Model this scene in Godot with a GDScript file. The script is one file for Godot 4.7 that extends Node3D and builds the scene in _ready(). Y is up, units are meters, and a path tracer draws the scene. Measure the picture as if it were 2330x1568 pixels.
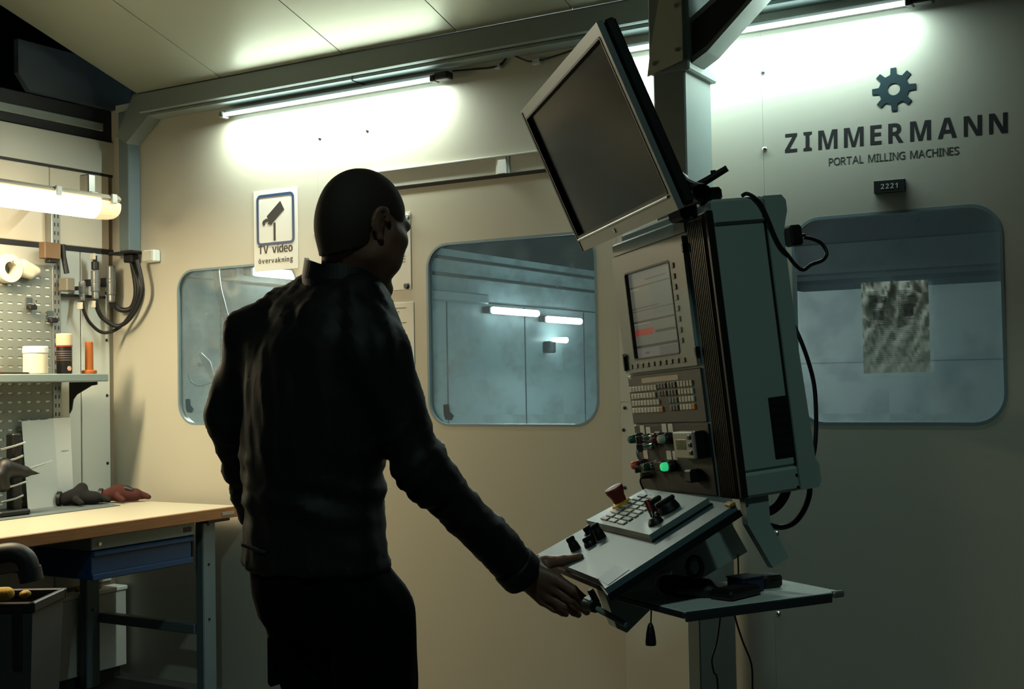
extends Node3D

# ---------------------------------------------------------------- mesh builder
class Mb:
	var v := PackedVector3Array()
	var n := PackedVector3Array()
	var uv := PackedVector2Array()
	var x := Transform3D.IDENTITY

	func tri(a: Vector3, b: Vector3, c: Vector3, na: Vector3, nb: Vector3, nc: Vector3, ua := Vector2.ZERO, ub := Vector2.ZERO, uc := Vector2.ZERO) -> void:
		var f := (c - a).cross(b - a)
		if f.dot(na + nb + nc) < 0.0:
			tri(a, c, b, na, nc, nb, ua, uc, ub)
			return
		v.append(x * a); v.append(x * b); v.append(x * c)
		n.append((x.basis * na).normalized()); n.append((x.basis * nb).normalized()); n.append((x.basis * nc).normalized())
		uv.append(ua); uv.append(ub); uv.append(uc)

	func quad(a: Vector3, b: Vector3, c: Vector3, d: Vector3, hint: Vector3, uvs := false) -> void:
		var f := (c - a).cross(d - b).normalized()
		if f.dot(hint) < 0.0:
			f = -f
		if uvs:
			tri(a, b, c, f, f, f, Vector2(0, 0), Vector2(1, 0), Vector2(1, 1))
			tri(a, c, d, f, f, f, Vector2(0, 0), Vector2(1, 1), Vector2(0, 1))
		else:
			tri(a, b, c, f, f, f)
			tri(a, c, d, f, f, f)

	# a box with chamfered edges: centre, size, chamfer
	func box(c: Vector3, s: Vector3, ch := 0.0) -> Mb:
		var h := s * 0.5
		var b: float = min(ch, min(h.x, min(h.y, h.z)) * 0.95)
		for ax in 3:
			var i := (ax + 1) % 3
			var j := (ax + 2) % 3
			for sg in [-1.0, 1.0]:
				var p := []
				for q in [[-1, -1], [1, -1], [1, 1], [-1, 1]]:
					var w := Vector3.ZERO
					w[ax] = sg * h[ax]
					w[i] = q[0] * (h[i] - b)
					w[j] = q[1] * (h[j] - b)
					p.append(c + w)
				var hint := Vector3.ZERO
				hint[ax] = sg
				quad(p[0], p[1], p[2], p[3], hint)
			if b > 0.0:
				for s1 in [-1.0, 1.0]:
					for s2 in [-1.0, 1.0]:
						var e := []
						for q in [[-1, 0], [1, 0], [1, 1], [-1, 1]]:
							var w := Vector3.ZERO
							w[ax] = q[0] * (h[ax] - b)
							w[i] = s1 * (h[i] - (b if q[1] == 1 else 0.0))
							w[j] = s2 * (h[j] - (0.0 if q[1] == 1 else b))
							e.append(c + w)
						var hint := Vector3.ZERO
						hint[i] = s1
						hint[j] = s2
						quad(e[0], e[1], e[2], e[3], hint)
		if b > 0.0:
			for sx in [-1.0, 1.0]:
				for sy in [-1.0, 1.0]:
					for sz in [-1.0, 1.0]:
						var sgn := Vector3(sx, sy, sz)
						var k := sgn.normalized()
						tri(c + sgn * Vector3(h.x, h.y - b, h.z - b), c + sgn * Vector3(h.x - b, h.y, h.z - b), c + sgn * Vector3(h.x - b, h.y - b, h.z), k, k, k)
		return self

	func span(lo: Vector3, hi: Vector3, ch := 0.0) -> Mb:
		return box((lo + hi) * 0.5, hi - lo, ch)

	func tube(pts: Array, r, seg := 8, caps := true) -> Mb:
		var rings := []
		var nrm := []
		var up := Vector3.UP
		for k in pts.size():
			var d: Vector3 = (pts[min(k + 1, pts.size() - 1)] - pts[max(k - 1, 0)]).normalized()
			var side := d.cross(up)
			if side.length() < 0.05:
				side = d.cross(Vector3(0.3, 0.1, 0.95))
			side = side.normalized()
			up = side.cross(d).normalized()
			var rad: float = r[k] if r is Array else r
			var ring := []
			var rn := []
			for s in seg:
				var a := TAU * s / seg
				var o := side * cos(a) + up * sin(a)
				ring.append(pts[k] + o * rad)
				rn.append(o)
			rings.append(ring)
			nrm.append(rn)
		for k in pts.size() - 1:
			for s in seg:
				var t := (s + 1) % seg
				tri(rings[k][s], rings[k][t], rings[k + 1][t], nrm[k][s], nrm[k][t], nrm[k + 1][t])
				tri(rings[k][s], rings[k + 1][t], rings[k + 1][s], nrm[k][s], nrm[k + 1][t], nrm[k + 1][s])
		if caps:
			for e in [0, pts.size() - 1]:
				var d: Vector3 = (pts[0] - pts[1]) if e == 0 else (pts[e] - pts[e - 1])
				d = d.normalized()
				for s in seg:
					tri(pts[e], rings[e][s], rings[e][(s + 1) % seg], d, d, d)
		return self

	# revolve (radius, height) pairs round the local y axis
	func lathe(prof: Array, seg := 20, at := Transform3D.IDENTITY) -> Mb:
		for k in prof.size() - 1:
			var p: Vector2 = prof[k]
			var q: Vector2 = prof[k + 1]
			var d := q - p
			var pn := Vector2(d.y, -d.x).normalized()
			for s in seg:
				var a := TAU * s / seg
				var b := TAU * (s + 1) / seg
				var ca := Vector3(cos(a), 0, sin(a))
				var cb := Vector3(cos(b), 0, sin(b))
				var na := at.basis * (ca * pn.x + Vector3.UP * pn.y)
				var nb := at.basis * (cb * pn.x + Vector3.UP * pn.y)
				var p0 := at * (ca * p.x + Vector3.UP * p.y)
				var p1 := at * (cb * p.x + Vector3.UP * p.y)
				var q0 := at * (ca * q.x + Vector3.UP * q.y)
				var q1 := at * (cb * q.x + Vector3.UP * q.y)
				if p.x > 0.00001:
					tri(p0, p1, q1 if q.x > 0.00001 else q0, na, nb, nb)
				if q.x > 0.00001:
					tri(p0, q1, q0, na, nb, na)
		return self

	# extrude a polygon in the local xy plane from z0 to z1
	func prism(poly: PackedVector2Array, z0: float, z1: float, smooth_sides := false) -> Mb:
		var ix := Geometry2D.triangulate_polygon(poly)
		for k in range(0, ix.size(), 3):
			for z in [z0, z1]:
				var f := Vector3(0, 0, 1 if z == z1 else -1)
				var a := poly[ix[k]]
				var b := poly[ix[k + 1]]
				var c := poly[ix[k + 2]]
				tri(Vector3(a.x, a.y, z), Vector3(b.x, b.y, z), Vector3(c.x, c.y, z), f, f, f)
		var ccw := not Geometry2D.is_polygon_clockwise(poly)
		var m := poly.size()
		for k in m:
			var a := poly[k]
			var b := poly[(k + 1) % m]
			var o := (b - a).orthogonal().normalized() * (1.0 if ccw else -1.0)
			# orthogonal() turns the edge by a quarter; make sure that it points out
			if Geometry2D.is_point_in_polygon((a + b) * 0.5 + o * 0.0005, poly):
				o = -o
			var f := Vector3(o.x, o.y, 0)
			quad(Vector3(a.x, a.y, z0), Vector3(b.x, b.y, z0), Vector3(b.x, b.y, z1), Vector3(a.x, a.y, z1), f)
		return self

	# a plate x0..x1, y0..y1, z0..z1 with rounded-corner openings [cx, cy, w, h, r], all inside and not overlapping in x
	func plate(lo: Vector3, hi: Vector3, holes := []) -> Mb:
		var at := lo.x
		holes = holes.duplicate()
		holes.sort_custom(func(p, q): return p[0] < q[0])
		for h in holes:
			var l: float = h[0] - h[2] * 0.5
			var r: float = h[0] + h[2] * 0.5
			var b: float = h[1] - h[3] * 0.5
			var t: float = h[1] + h[3] * 0.5
			face2(at, lo.y, l, hi.y, lo.z, hi.z)
			face2(l, lo.y, r, b, lo.z, hi.z)
			face2(l, t, r, hi.y, lo.z, hi.z)
			at = r
			var rad: float = h[4]
			var ring := rrect(h[0], h[1], h[2], h[3], rad, 8)
			var m := ring.size()
			for k in m:
				var p := ring[k]
				var q := ring[(k + 1) % m]
				quad(Vector3(p.x, p.y, lo.z), Vector3(q.x, q.y, lo.z), Vector3(q.x, q.y, hi.z), Vector3(p.x, p.y, hi.z), Vector3(h[0] - (p.x + q.x) * 0.5, h[1] - (p.y + q.y) * 0.5, 0))
				var corner := Vector2(l if p.x + q.x < 2 * h[0] else r, b if p.y + q.y < 2 * h[1] else t)
				if absf((q - p).cross(corner - p)) > 1e-9 and (q - p).length() < rad * 0.6:
					for z in [lo.z, hi.z]:
						var f := Vector3(0, 0, 1 if z == hi.z else -1)
						tri(Vector3(p.x, p.y, z), Vector3(q.x, q.y, z), Vector3(corner.x, corner.y, z), f, f, f)
		face2(at, lo.y, hi.x, hi.y, lo.z, hi.z)
		quad(Vector3(lo.x, lo.y, lo.z), Vector3(lo.x, hi.y, lo.z), Vector3(lo.x, hi.y, hi.z), Vector3(lo.x, lo.y, hi.z), Vector3.LEFT)
		quad(Vector3(hi.x, lo.y, lo.z), Vector3(hi.x, hi.y, lo.z), Vector3(hi.x, hi.y, hi.z), Vector3(hi.x, lo.y, hi.z), Vector3.RIGHT)
		quad(Vector3(lo.x, lo.y, lo.z), Vector3(hi.x, lo.y, lo.z), Vector3(hi.x, lo.y, hi.z), Vector3(lo.x, lo.y, hi.z), Vector3.DOWN)
		quad(Vector3(lo.x, hi.y, lo.z), Vector3(hi.x, hi.y, lo.z), Vector3(hi.x, hi.y, hi.z), Vector3(lo.x, hi.y, hi.z), Vector3.UP)
		return self

	func face2(x0: float, y0: float, x1: float, y1: float, z0: float, z1: float) -> void:
		if x1 - x0 < 1e-6 or y1 - y0 < 1e-6:
			return
		for z in [z0, z1]:
			quad(Vector3(x0, y0, z), Vector3(x1, y0, z), Vector3(x1, y1, z), Vector3(x0, y1, z), Vector3(0, 0, 1 if z == z1 else -1))

	static func rrect(cx: float, cy: float, w: float, h: float, r: float, seg := 6) -> PackedVector2Array:
		var p := PackedVector2Array()
		for k in 4:
			var c := Vector2(cx + (w * 0.5 - r) * [1, -1, -1, 1][k], cy + (h * 0.5 - r) * [1, 1, -1, -1][k])
			for s in seg + 1:
				var a := PI * 0.5 * (k + float(s) / seg)
				p.append(c + Vector2(cos(a), sin(a)) * r)
		return p

	# a flat band between a rounded rectangle and the same one grown by «rim», from z0 to z1
	func ring(cx: float, cy: float, w: float, h: float, r: float, rim: float, z0: float, z1: float) -> Mb:
		var a := rrect(cx, cy, w, h, r, 8)
		var b := rrect(cx, cy, w + 2 * rim, h + 2 * rim, r + rim, 8)
		var m := a.size()
		for k in m:
			var j := (k + 1) % m
			for z in [z0, z1]:
				quad(Vector3(a[k].x, a[k].y, z), Vector3(a[j].x, a[j].y, z), Vector3(b[j].x, b[j].y, z), Vector3(b[k].x, b[k].y, z), Vector3(0, 0, 1 if z == z1 else -1))
			var o := Vector3((a[k].x + a[j].x) * 0.5 - cx, (a[k].y + a[j].y) * 0.5 - cy, 0)
			quad(Vector3(b[k].x, b[k].y, z0), Vector3(b[j].x, b[j].y, z0), Vector3(b[j].x, b[j].y, z1), Vector3(b[k].x, b[k].y, z1), o)
			quad(Vector3(a[k].x, a[k].y, z0), Vector3(a[j].x, a[j].y, z0), Vector3(a[j].x, a[j].y, z1), Vector3(a[k].x, a[k].y, z1), -o)
		return self

	func mesh() -> ArrayMesh:
		var arr := []
		arr.resize(Mesh.ARRAY_MAX)
		arr[Mesh.ARRAY_VERTEX] = v
		arr[Mesh.ARRAY_NORMAL] = n
		arr[Mesh.ARRAY_TEX_UV] = uv
		var m := ArrayMesh.new()
		m.add_surface_from_arrays(Mesh.PRIMITIVE_TRIANGLES, arr)
		return m

# ---------------------------------------------------------------- distance field, meshed as surface nets
class Field:
	var o: Vector3
	var c: float
	var nx: int
	var ny: int
	var nz: int
	var d := PackedFloat32Array()

	func _init(lo: Vector3, hi: Vector3, cell: float) -> void:
		o = lo
		c = cell
		nx = int(ceil((hi.x - lo.x) / c)) + 1
		ny = int(ceil((hi.y - lo.y) / c)) + 1
		nz = int(ceil((hi.z - lo.z) / c)) + 1
		d.resize(nx * ny * nz)
		d.fill(1.0)

	func bounds(lo: Vector3, hi: Vector3) -> PackedInt32Array:
		return PackedInt32Array([
			clampi(int(floor((lo.x - o.x) / c)), 0, nx - 1), clampi(int(ceil((hi.x - o.x) / c)), 0, nx - 1),
			clampi(int(floor((lo.y - o.y) / c)), 0, ny - 1), clampi(int(ceil((hi.y - o.y) / c)), 0, ny - 1),
			clampi(int(floor((lo.z - o.z) / c)), 0, nz - 1), clampi(int(ceil((hi.z - o.z) / c)), 0, nz - 1)])

	func put(i: int, s: float, k: float) -> void:
		var e := d[i]
		var h := k - absf(e - s)
		d[i] = minf(e, s) - (h * h * 0.25 / k if h > 0.0 else 0.0)

	# tapered capsule joined smoothly (k)
	func bone(a: Vector3, b: Vector3, ra: float, rb: float, k := 0.02) -> Field:
		var m := maxf(ra, rb) + k + 3.0 * c
		var bb := bounds(Vector3(minf(a.x, b.x), minf(a.y, b.y), minf(a.z, b.z)) - Vector3.ONE * m, Vector3(maxf(a.x, b.x), maxf(a.y, b.y), maxf(a.z, b.z)) + Vector3.ONE * m)
		var ab := b - a
		var inv := 1.0 / maxf(ab.length_squared(), 1e-9)
		for z in range(bb[4], bb[5] + 1):
			for y in range(bb[2], bb[3] + 1):
				var i := (z * ny + y) * nx + bb[0]
				var p := o + Vector3(bb[0], y, z) * c - a
				for xx in range(bb[0], bb[1] + 1):
					var t := clampf(p.dot(ab) * inv, 0.0, 1.0)
					var s := (p - ab * t).length() - (ra + (rb - ra) * t)
					if s < m:
						put(i, s, k)
					p.x += c
					i += 1
		return self

	# ellipsoid with its own axes; mode 1 joins, -1 cuts
	func ball(at: Vector3, bs: Basis, r: Vector3, k := 0.02, cut := false) -> Field:
		var m := maxf(r.x, maxf(r.y, r.z)) + k + 3.0 * c
		var bb := bounds(at - Vector3.ONE * m, at + Vector3.ONE * m)
		var bt := bs.transposed()
		for z in range(bb[4], bb[5] + 1):
			for y in range(bb[2], bb[3] + 1):
				var i := (z * ny + y) * nx + bb[0]
				for xx in range(bb[0], bb[1] + 1):
					var q := bt * (o + Vector3(xx, y, z) * c - at)
					var l := (q / r).length()
					var g := (q / (r * r)).length()
					var s := l * (l - 1.0) / g if g > 1e-6 else -minf(r.x, minf(r.y, r.z))
					if cut:
						var e := d[i]
						var h := k - absf(e + s)
						d[i] = maxf(e, -s) + (h * h * 0.25 / k if h > 0.0 else 0.0)
					elif s < m:
						put(i, s, k)
					i += 1
		return self

	# cuts a round hole along a line
	func bone_cut(a: Vector3, b: Vector3, r: float) -> void:
		var m := r + 3.0 * c
		var bb := bounds(a.min(b) - Vector3.ONE * m, a.max(b) + Vector3.ONE * m)
		var ab := b - a
		var inv := 1.0 / maxf(ab.length_squared(), 1e-9)
		for z in range(bb[4], bb[5] + 1):
			for y in range(bb[2], bb[3] + 1):
				var i := (z * ny + y) * nx + bb[0]
				for xx in range(bb[0], bb[1] + 1):
					var p := o + Vector3(xx, y, z) * c - a
					var t := p.dot(ab) * inv
					var s := maxf((p - ab * t).length() - r, maxf(-t, t - 1.0) * ab.length())
					d[i] = maxf(d[i], -s)
					i += 1

	# keep only the side of a plane that its normal points away from
	func keep(p0: Vector3, nn: Vector3) -> Field:
		var i := 0
		for z in nz:
			for y in ny:
				for xx in nx:
					d[i] = maxf(d[i], nn.dot(o + Vector3(xx, y, z) * c - p0))
					i += 1
		return self

	# stack of horizontal ellipses: rows [y, x, z, half width along «lat», half depth], from the top down
	func loft(rows: Array, lat: Vector2, k := 0.02) -> Field:
		var dep := lat.orthogonal()
		var m := k + 3.0 * c
		for y in ny:
			var py := o.y + y * c
			var top: float = rows[0][0]
			var bot: float = rows[rows.size() - 1][0]
			if py > top + m or py < bot - m:
				continue
			var q := clampf(py, bot, top)
			var j := 0
			while j < rows.size() - 2 and rows[j + 1][0] > q:
				j += 1
			var t: float = (rows[j][0] - q) / (rows[j][0] - rows[j + 1][0])
			t = t * t * (3.0 - 2.0 * t) * 0.5 + t * 0.5
			var cx: float = lerpf(rows[j][1], rows[j + 1][1], t)
			var cz: float = lerpf(rows[j][2], rows[j + 1][2], t)
			var a: float = lerpf(rows[j][3], rows[j + 1][3], t)
			var b: float = lerpf(rows[j][4], rows[j + 1][4], t)
			var dy := maxf(py - top, bot - py)
			var reach := maxf(a, b) + m
			var bb := bounds(Vector3(cx - reach, py, cz - reach), Vector3(cx + reach, py, cz + reach))
			for z in range(bb[4], bb[5] + 1):
				var i := (z * ny + y) * nx + bb[0]
				for xx in range(bb[0], bb[1] + 1):
					var p := Vector2(o.x + xx * c - cx, o.z + z * c - cz)
					var u := p.dot(lat)
					var w := p.dot(dep)
					var l := sqrt(u * u / (a * a) + w * w / (b * b))
					var g := sqrt(u * u / (a * a * a * a) + w * w / (b * b * b * b))
					var s := l * (l - 1.0) / g if g > 1e-6 else -minf(a, b)
					if dy > 0.0:
						s = sqrt(maxf(s, 0.0) ** 2 + dy * dy) if s > 0.0 else maxf(s, dy)
					if s < m:
						put(i, s, k)
					i += 1
		return self

	func shove(_p: Vector3, _n: Vector3) -> float:
		return 0.0

	# adds the surface to a builder; shove(point, normal) moves each vertex along its normal
	func skin(out: Mb, push := false) -> void:
		var at := PackedInt32Array()
		at.resize(nx * ny * nz)
		at.fill(-1)
		var vs := PackedVector3Array()
		var off := PackedInt32Array([0, 1, nx, nx + 1, nx * ny, nx * ny + 1, nx * ny + nx, nx * ny + nx + 1])
		var pos := [Vector3(0, 0, 0), Vector3(1, 0, 0), Vector3(0, 1, 0), Vector3(1, 1, 0), Vector3(0, 0, 1), Vector3(1, 0, 1), Vector3(0, 1, 1), Vector3(1, 1, 1)]
		var edges := PackedInt32Array([0, 1, 2, 3, 4, 5, 6, 7, 0, 2, 1, 3, 4, 6, 5, 7, 0, 4, 1, 5, 2, 6, 3, 7])
		var quads := PackedInt32Array()
		for z in nz - 1:
			for y in ny - 1:
				var i := (z * ny + y) * nx - 1
				for xx in nx - 1:
					i += 1
					var q := d[i]
					var far := absf(q)
					if far > 2.5 * c:
						continue
					var inside := 0
					for k in 8:
						if d[i + off[k]] < 0.0:
							inside += 1
					if inside == 0 or inside == 8:
						continue
					var sum := Vector3.ZERO
					var cnt := 0
					for e in range(0, 24, 2):
						var a := d[i + off[edges[e]]]
						var b := d[i + off[edges[e + 1]]]
						if (a < 0.0) != (b < 0.0):
							sum += (pos[edges[e]] as Vector3).lerp(pos[edges[e + 1]], a / (a - b))
							cnt += 1
					at[i] = vs.size()
					vs.append(o + (Vector3(xx, y, z) + sum / cnt) * c)
		var sx := 1
		var sy := nx
		var sz := nx * ny
		for z in range(1, nz - 1):
			for y in range(1, ny - 1):
				var i := (z * ny + y) * nx
				for xx in range(1, nx - 1):
					i += 1
					if at[i] < 0:
						continue
					var here := d[i] < 0.0
					if here != (d[i + sx] < 0.0):
						add(quads, at[i], at[i - sy], at[i - sy - sz], at[i - sz], here)
					if here != (d[i + sy] < 0.0):
						add(quads, at[i], at[i - sz], at[i - sx - sz], at[i - sx], here)
					if here != (d[i + sz] < 0.0):
						add(quads, at[i], at[i - sx], at[i - sx - sy], at[i - sy], here)
		var nn := normals(vs, quads)
		if push:
			for k in vs.size():
				vs[k] += nn[k] * shove(vs[k], nn[k])
			nn = normals(vs, quads)
		for k in range(0, quads.size(), 3):
			for j in 3:
				out.v.append(vs[quads[k + j]])
				out.n.append(nn[quads[k + j]])
				out.uv.append(Vector2.ZERO)

	func add(q: PackedInt32Array, a: int, b: int, cc: int, e: int, here: bool) -> void:
		if a < 0 or b < 0 or cc < 0 or e < 0:
			return
		if here:
			q.append_array(PackedInt32Array([a, cc, b, a, e, cc]))
		else:
			q.append_array(PackedInt32Array([a, b, cc, a, cc, e]))

	func normals(vs: PackedVector3Array, q: PackedInt32Array) -> PackedVector3Array:
		var nn := PackedVector3Array()
		nn.resize(vs.size())
		for k in range(0, q.size(), 3):
			var f := (vs[q[k + 2]] - vs[q[k]]).cross(vs[q[k + 1]] - vs[q[k]])
			nn[q[k]] += f
			nn[q[k + 1]] += f
			nn[q[k + 2]] += f
		for k in nn.size():
			nn[k] = nn[k].normalized()
		return nn

# ---------------------------------------------------------------- scene helpers
var M := {}
var taken := {}

func numbered(called: String) -> String:
	var k: int = taken.get(called, 0)
	taken[called] = k + 1
	return called if k == 0 else "%s_%03d" % [called, k]

func tag(o: Node, label: String, category: String, group := "") -> Node:
	o.set_meta("label", label)
	o.set_meta("category", category)
	if group != "":
		o.set_meta("group", group)
	return o

func thing(called: String, label: String, category: String, xf := Transform3D.IDENTITY, group := "") -> Node3D:
	var o := Node3D.new()
	o.name = numbered(called)
	o.transform = xf
	add_child(o)
	tag(o, label, category, group)
	return o

func obj(called: String, mb: Mb, mat: Material, parent: Node = null) -> MeshInstance3D:
	return obm(called, mb.mesh(), mat, parent)

func obm(called: String, mesh: Mesh, mat: Material, parent: Node = null) -> MeshInstance3D:
	var o := MeshInstance3D.new()
	if parent == null:
		o.name = numbered(called)
		add_child(o)
	else:
		o.name = called
		var k := 0
		while parent.has_node(NodePath(o.name)):
			k += 1
			o.name = "%s_%03d" % [called, k]
		parent.add_child(o, true)
	o.mesh = mesh
	o.material_override = mat
	return o

func structure(called: String, mb: Mb, mat: Material) -> MeshInstance3D:
	var o := obj(called, mb, mat)
	o.set_meta("kind", "structure")
	return o

func frame(called: String, xf := Transform3D.IDENTITY) -> Node3D:
	var o := Node3D.new()
	o.name = numbered(called)
	o.transform = xf
	o.set_meta("kind", "structure")
	add_child(o)
	return o

func curve(pts: Array, n := 6) -> Array:
	var out := []
	for k in pts.size() - 1:
		var p0: Vector3 = pts[max(k - 1, 0)]
		var p1: Vector3 = pts[k]
		var p2: Vector3 = pts[k + 1]
		var p3: Vector3 = pts[min(k + 2, pts.size() - 1)]
		for s in n:
			out.append(p1.cubic_interpolate(p2, p0, p3, float(s) / n))
	out.append(pts[pts.size() - 1])
	return out

func tf(bs: Basis, at: Vector3) -> Transform3D:
	return Transform3D(bs, at)

func word(text: String, bold: bool, height: float, depth: float, spread := 0.0) -> TextMesh:
	var f := SystemFont.new()
	f.font_names = PackedStringArray(["Droid Sans"])
	f.font_weight = 700 if bold else 400
	var t := TextMesh.new()
	t.font = f
	t.text = text
	t.font_size = 64
	t.pixel_size = height / 46.0
	t.depth = depth
	t.curve_step = 2.0
	return t

# lays a row of letters, each a part: x0..x1 are the ends of the row on the plane z
func letters(text: String, parent: Node, mat: Material, a: Vector3, b: Vector3, height: float, bold: bool, each := true) -> void:
	var total := 0.0
	var sizes := []
	for ch in text:
		var w := 0.0
		if ch != " ":
			var box := word(ch, bold, height, 0.0004).get_aabb()
			w = box.size.x
		else:
			w = height * 0.45
		sizes.append(w)
		total += w
	var gap := ((b - a).length() - total) / maxf(text.length() - 1, 1)
	var dir := (b - a).normalized()
	var at := 0.0
	var k := 0
	for ch in text:
		if ch != " ":
			var t := word(ch, bold, height, 0.0004)
			var box := t.get_aabb()
			var o := obm("letter", t, mat, parent)
			var up := Vector3(0, 0, 1).cross(dir).normalized()
			o.transform = tf(Basis(dir, up, Vector3(0, 0, 1)), a + dir * (at - box.position.x) + Vector3(0, 0, 0.0003))
			o.position += up * (-box.position.y - (box.size.y * 0.27 if ch == "g" else 0.0))
		at += sizes[k] + gap
		k += 1

func mat(c: Color, rough := 0.6, metal := 0.0) -> StandardMaterial3D:
	var m := StandardMaterial3D.new()
	m.albedo_color = c
	m.roughness = rough
	m.metallic = metal
	return m

func noise(freq: float, oct := 3, sd := 1) -> FastNoiseLite:
	var f := FastNoiseLite.new()
	f.seed = sd
	f.frequency = freq
	f.fractal_octaves = oct
	return f

func ntex(freq: float, size := 512, oct := 3, sd := 1, lo := Color.BLACK, hi := Color.WHITE) -> NoiseTexture2D:
	var t := NoiseTexture2D.new()
	t.width = size
	t.height = size
	t.seamless = true
	t.noise = noise(freq, oct, sd)
	if lo != Color.BLACK or hi != Color.WHITE:
		var g := Gradient.new()
		g.set_color(0, lo)
		g.set_color(1, hi)
		t.color_ramp = g
	return t

func world_tex(m: StandardMaterial3D, scale: Vector3) -> StandardMaterial3D:
	m.uv1_triplanar = true
	m.uv1_world_triplanar = true
	m.uv1_scale = scale
	return m

func glow(c: Color, e: float) -> StandardMaterial3D:
	var m := mat(c, 0.5)
	m.emission_enabled = true
	m.emission = c
	m.emission_energy_multiplier = e
	return m

func area(parent: Node, at: Vector3, dir: Vector3, size: Vector2, c: Color, e: float, along := Vector3.RIGHT) -> void:
	var l := AreaLight3D.new()
	l.name = "lamp_light"
	l.area_size = size
	l.light_color = c
	l.light_energy = e
	l.shadow_enabled = true
	l.area_range = 14.0
	parent.add_child(l, true)
	var z := -dir.normalized()
	var xx := (along - z * along.dot(z)).normalized()
	l.transform = tf(Basis(xx, z.cross(xx), z), at)

func _ready() -> void:
	# ---- camera, sky, exposure
	var cam := Camera3D.new()
	cam.name = "camera"
	cam.fov = 31.28449
	cam.near = 0.05
	cam.far = 60.0
	cam.transform = Transform3D(Basis(Vector3(0.858724, -0.018161, -0.512116), Vector3(0.031178, 0.999372, 0.016840), Vector3(0.511489, -0.030428, 0.858751)), Vector3(4.7877, 1.3800, 4.2000))
	add_child(cam)
	cam.current = true
	var we := WorldEnvironment.new()
	we.name = "surroundings"
	var env := Environment.new()
	env.background_mode = Environment.BG_COLOR
	env.background_color = Color(0.02, 0.025, 0.03)
	env.tonemap_mode = Environment.TONE_MAPPER_LINEAR
	env.tonemap_exposure = 1.0
	env.sdfgi_enabled = true
	env.ssao_enabled = true
	env.ssil_enabled = true
	we.environment = env
	add_child(we)
	materials()
	room()
	main_wall()
	behind_glass()
	roof()
	wall_lamps()
	left_side()
	bench()
	machine_console()
	operator()

const COOL := Color(0.885, 1.0, 0.985)
const WARM := Color(1.0, 0.915, 0.745)

func materials() -> void:
	M.paint = world_tex(mat(Color(0.72, 0.71, 0.65), 0.42), Vector3(1.3, 9.0, 1.3))
	M.paint.normal_enabled = true
	M.paint.normal_scale = 0.05
	var nt := ntex(0.02, 512, 4, 3)
	nt.as_normal_map = true
	nt.bump_strength = 4.0
	M.paint.normal_texture = nt
	M.door_paint = mat(Color(0.69, 0.67, 0.595), 0.45)
	M.ceiling_paint = mat(Color(0.62, 0.63, 0.56), 0.40, 0.45)
	M.steel_grey = mat(Color(0.50, 0.545, 0.53), 0.45)
	M.steel_blue = mat(Color(0.40, 0.46, 0.475), 0.4)
	M.dark_frame = mat(Color(0.10, 0.105, 0.11), 0.6)
	M.gable = mat(Color(0.22, 0.26, 0.29), 0.6)
	M.white_panel = mat(Color(0.74, 0.75, 0.71), 0.5)
	M.cream = mat(Color(0.80, 0.77, 0.69), 0.5)
	M.black = mat(Color(0.025, 0.026, 0.028), 0.5)
	M.black_rubber = mat(Color(0.035, 0.037, 0.04), 0.55)
	M.dark_plastic = mat(Color(0.07, 0.072, 0.075), 0.5)
	M.chrome = mat(Color(0.8, 0.8, 0.78), 0.2, 1.0)
	M.alu = mat(Color(0.62, 0.63, 0.61), 0.35, 0.7)
	M.white = mat(Color(0.86, 0.86, 0.83), 0.5)
	M.paper = mat(Color(0.84, 0.82, 0.76), 0.75)
	M.floor = world_tex(mat(Color(0.20, 0.20, 0.19), 0.6), Vector3.ONE * 0.6)
	M.floor.albedo_texture = ntex(0.01, 512, 4, 5, Color(0.7, 0.7, 0.7), Color(1, 1, 1))
	M.hall = mat(Color(0.33, 0.35, 0.36), 0.8)
	M.ink = mat(Color(0.03, 0.036, 0.042), 0.8)
	M.teal = mat(Color(0.01, 0.16, 0.185), 0.9)
	M.grey_ink = mat(Color(0.20, 0.22, 0.21), 0.6)
	M.glass = mat(Color(0.50, 0.58, 0.62), 0.06)
	M.glass.transparency = BaseMaterial3D.TRANSPARENCY_ALPHA
	M.glass.albedo_color.a = 0.22
	M.grime = mat(Color(0.62, 0.72, 0.74), 0.8)
	M.grime.transparency = BaseMaterial3D.TRANSPARENCY_ALPHA
	var g := Gradient.new()
	g.offsets = PackedFloat32Array([0.0, 0.45, 0.62, 1.0])
	g.colors = PackedColorArray([Color(1, 1, 1, 0.06), Color(1, 1, 1, 0.10), Color(1, 1, 1, 0.24), Color(1, 1, 1, 0.5)])
	var gt := NoiseTexture2D.new()
	gt.width = 512
	gt.height = 512
	gt.noise = noise(0.012, 5, 11)
	gt.color_ramp = g
	M.grime.albedo_texture = gt
	M.rubber_trim = mat(Color(0.45, 0.52, 0.54), 0.45)
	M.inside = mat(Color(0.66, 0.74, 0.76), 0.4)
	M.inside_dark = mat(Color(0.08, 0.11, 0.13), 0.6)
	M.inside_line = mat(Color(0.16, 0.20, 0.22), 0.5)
	M.dark_glass = mat(Color(0.018, 0.022, 0.023), 0.16)
	M.dark_glass.metallic_specular = 0.16
	M.tube_cool = glow(COOL, 9.0)
	M.tube_warm = glow(Color(1.0, 0.94, 0.82), 12.0)

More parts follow.
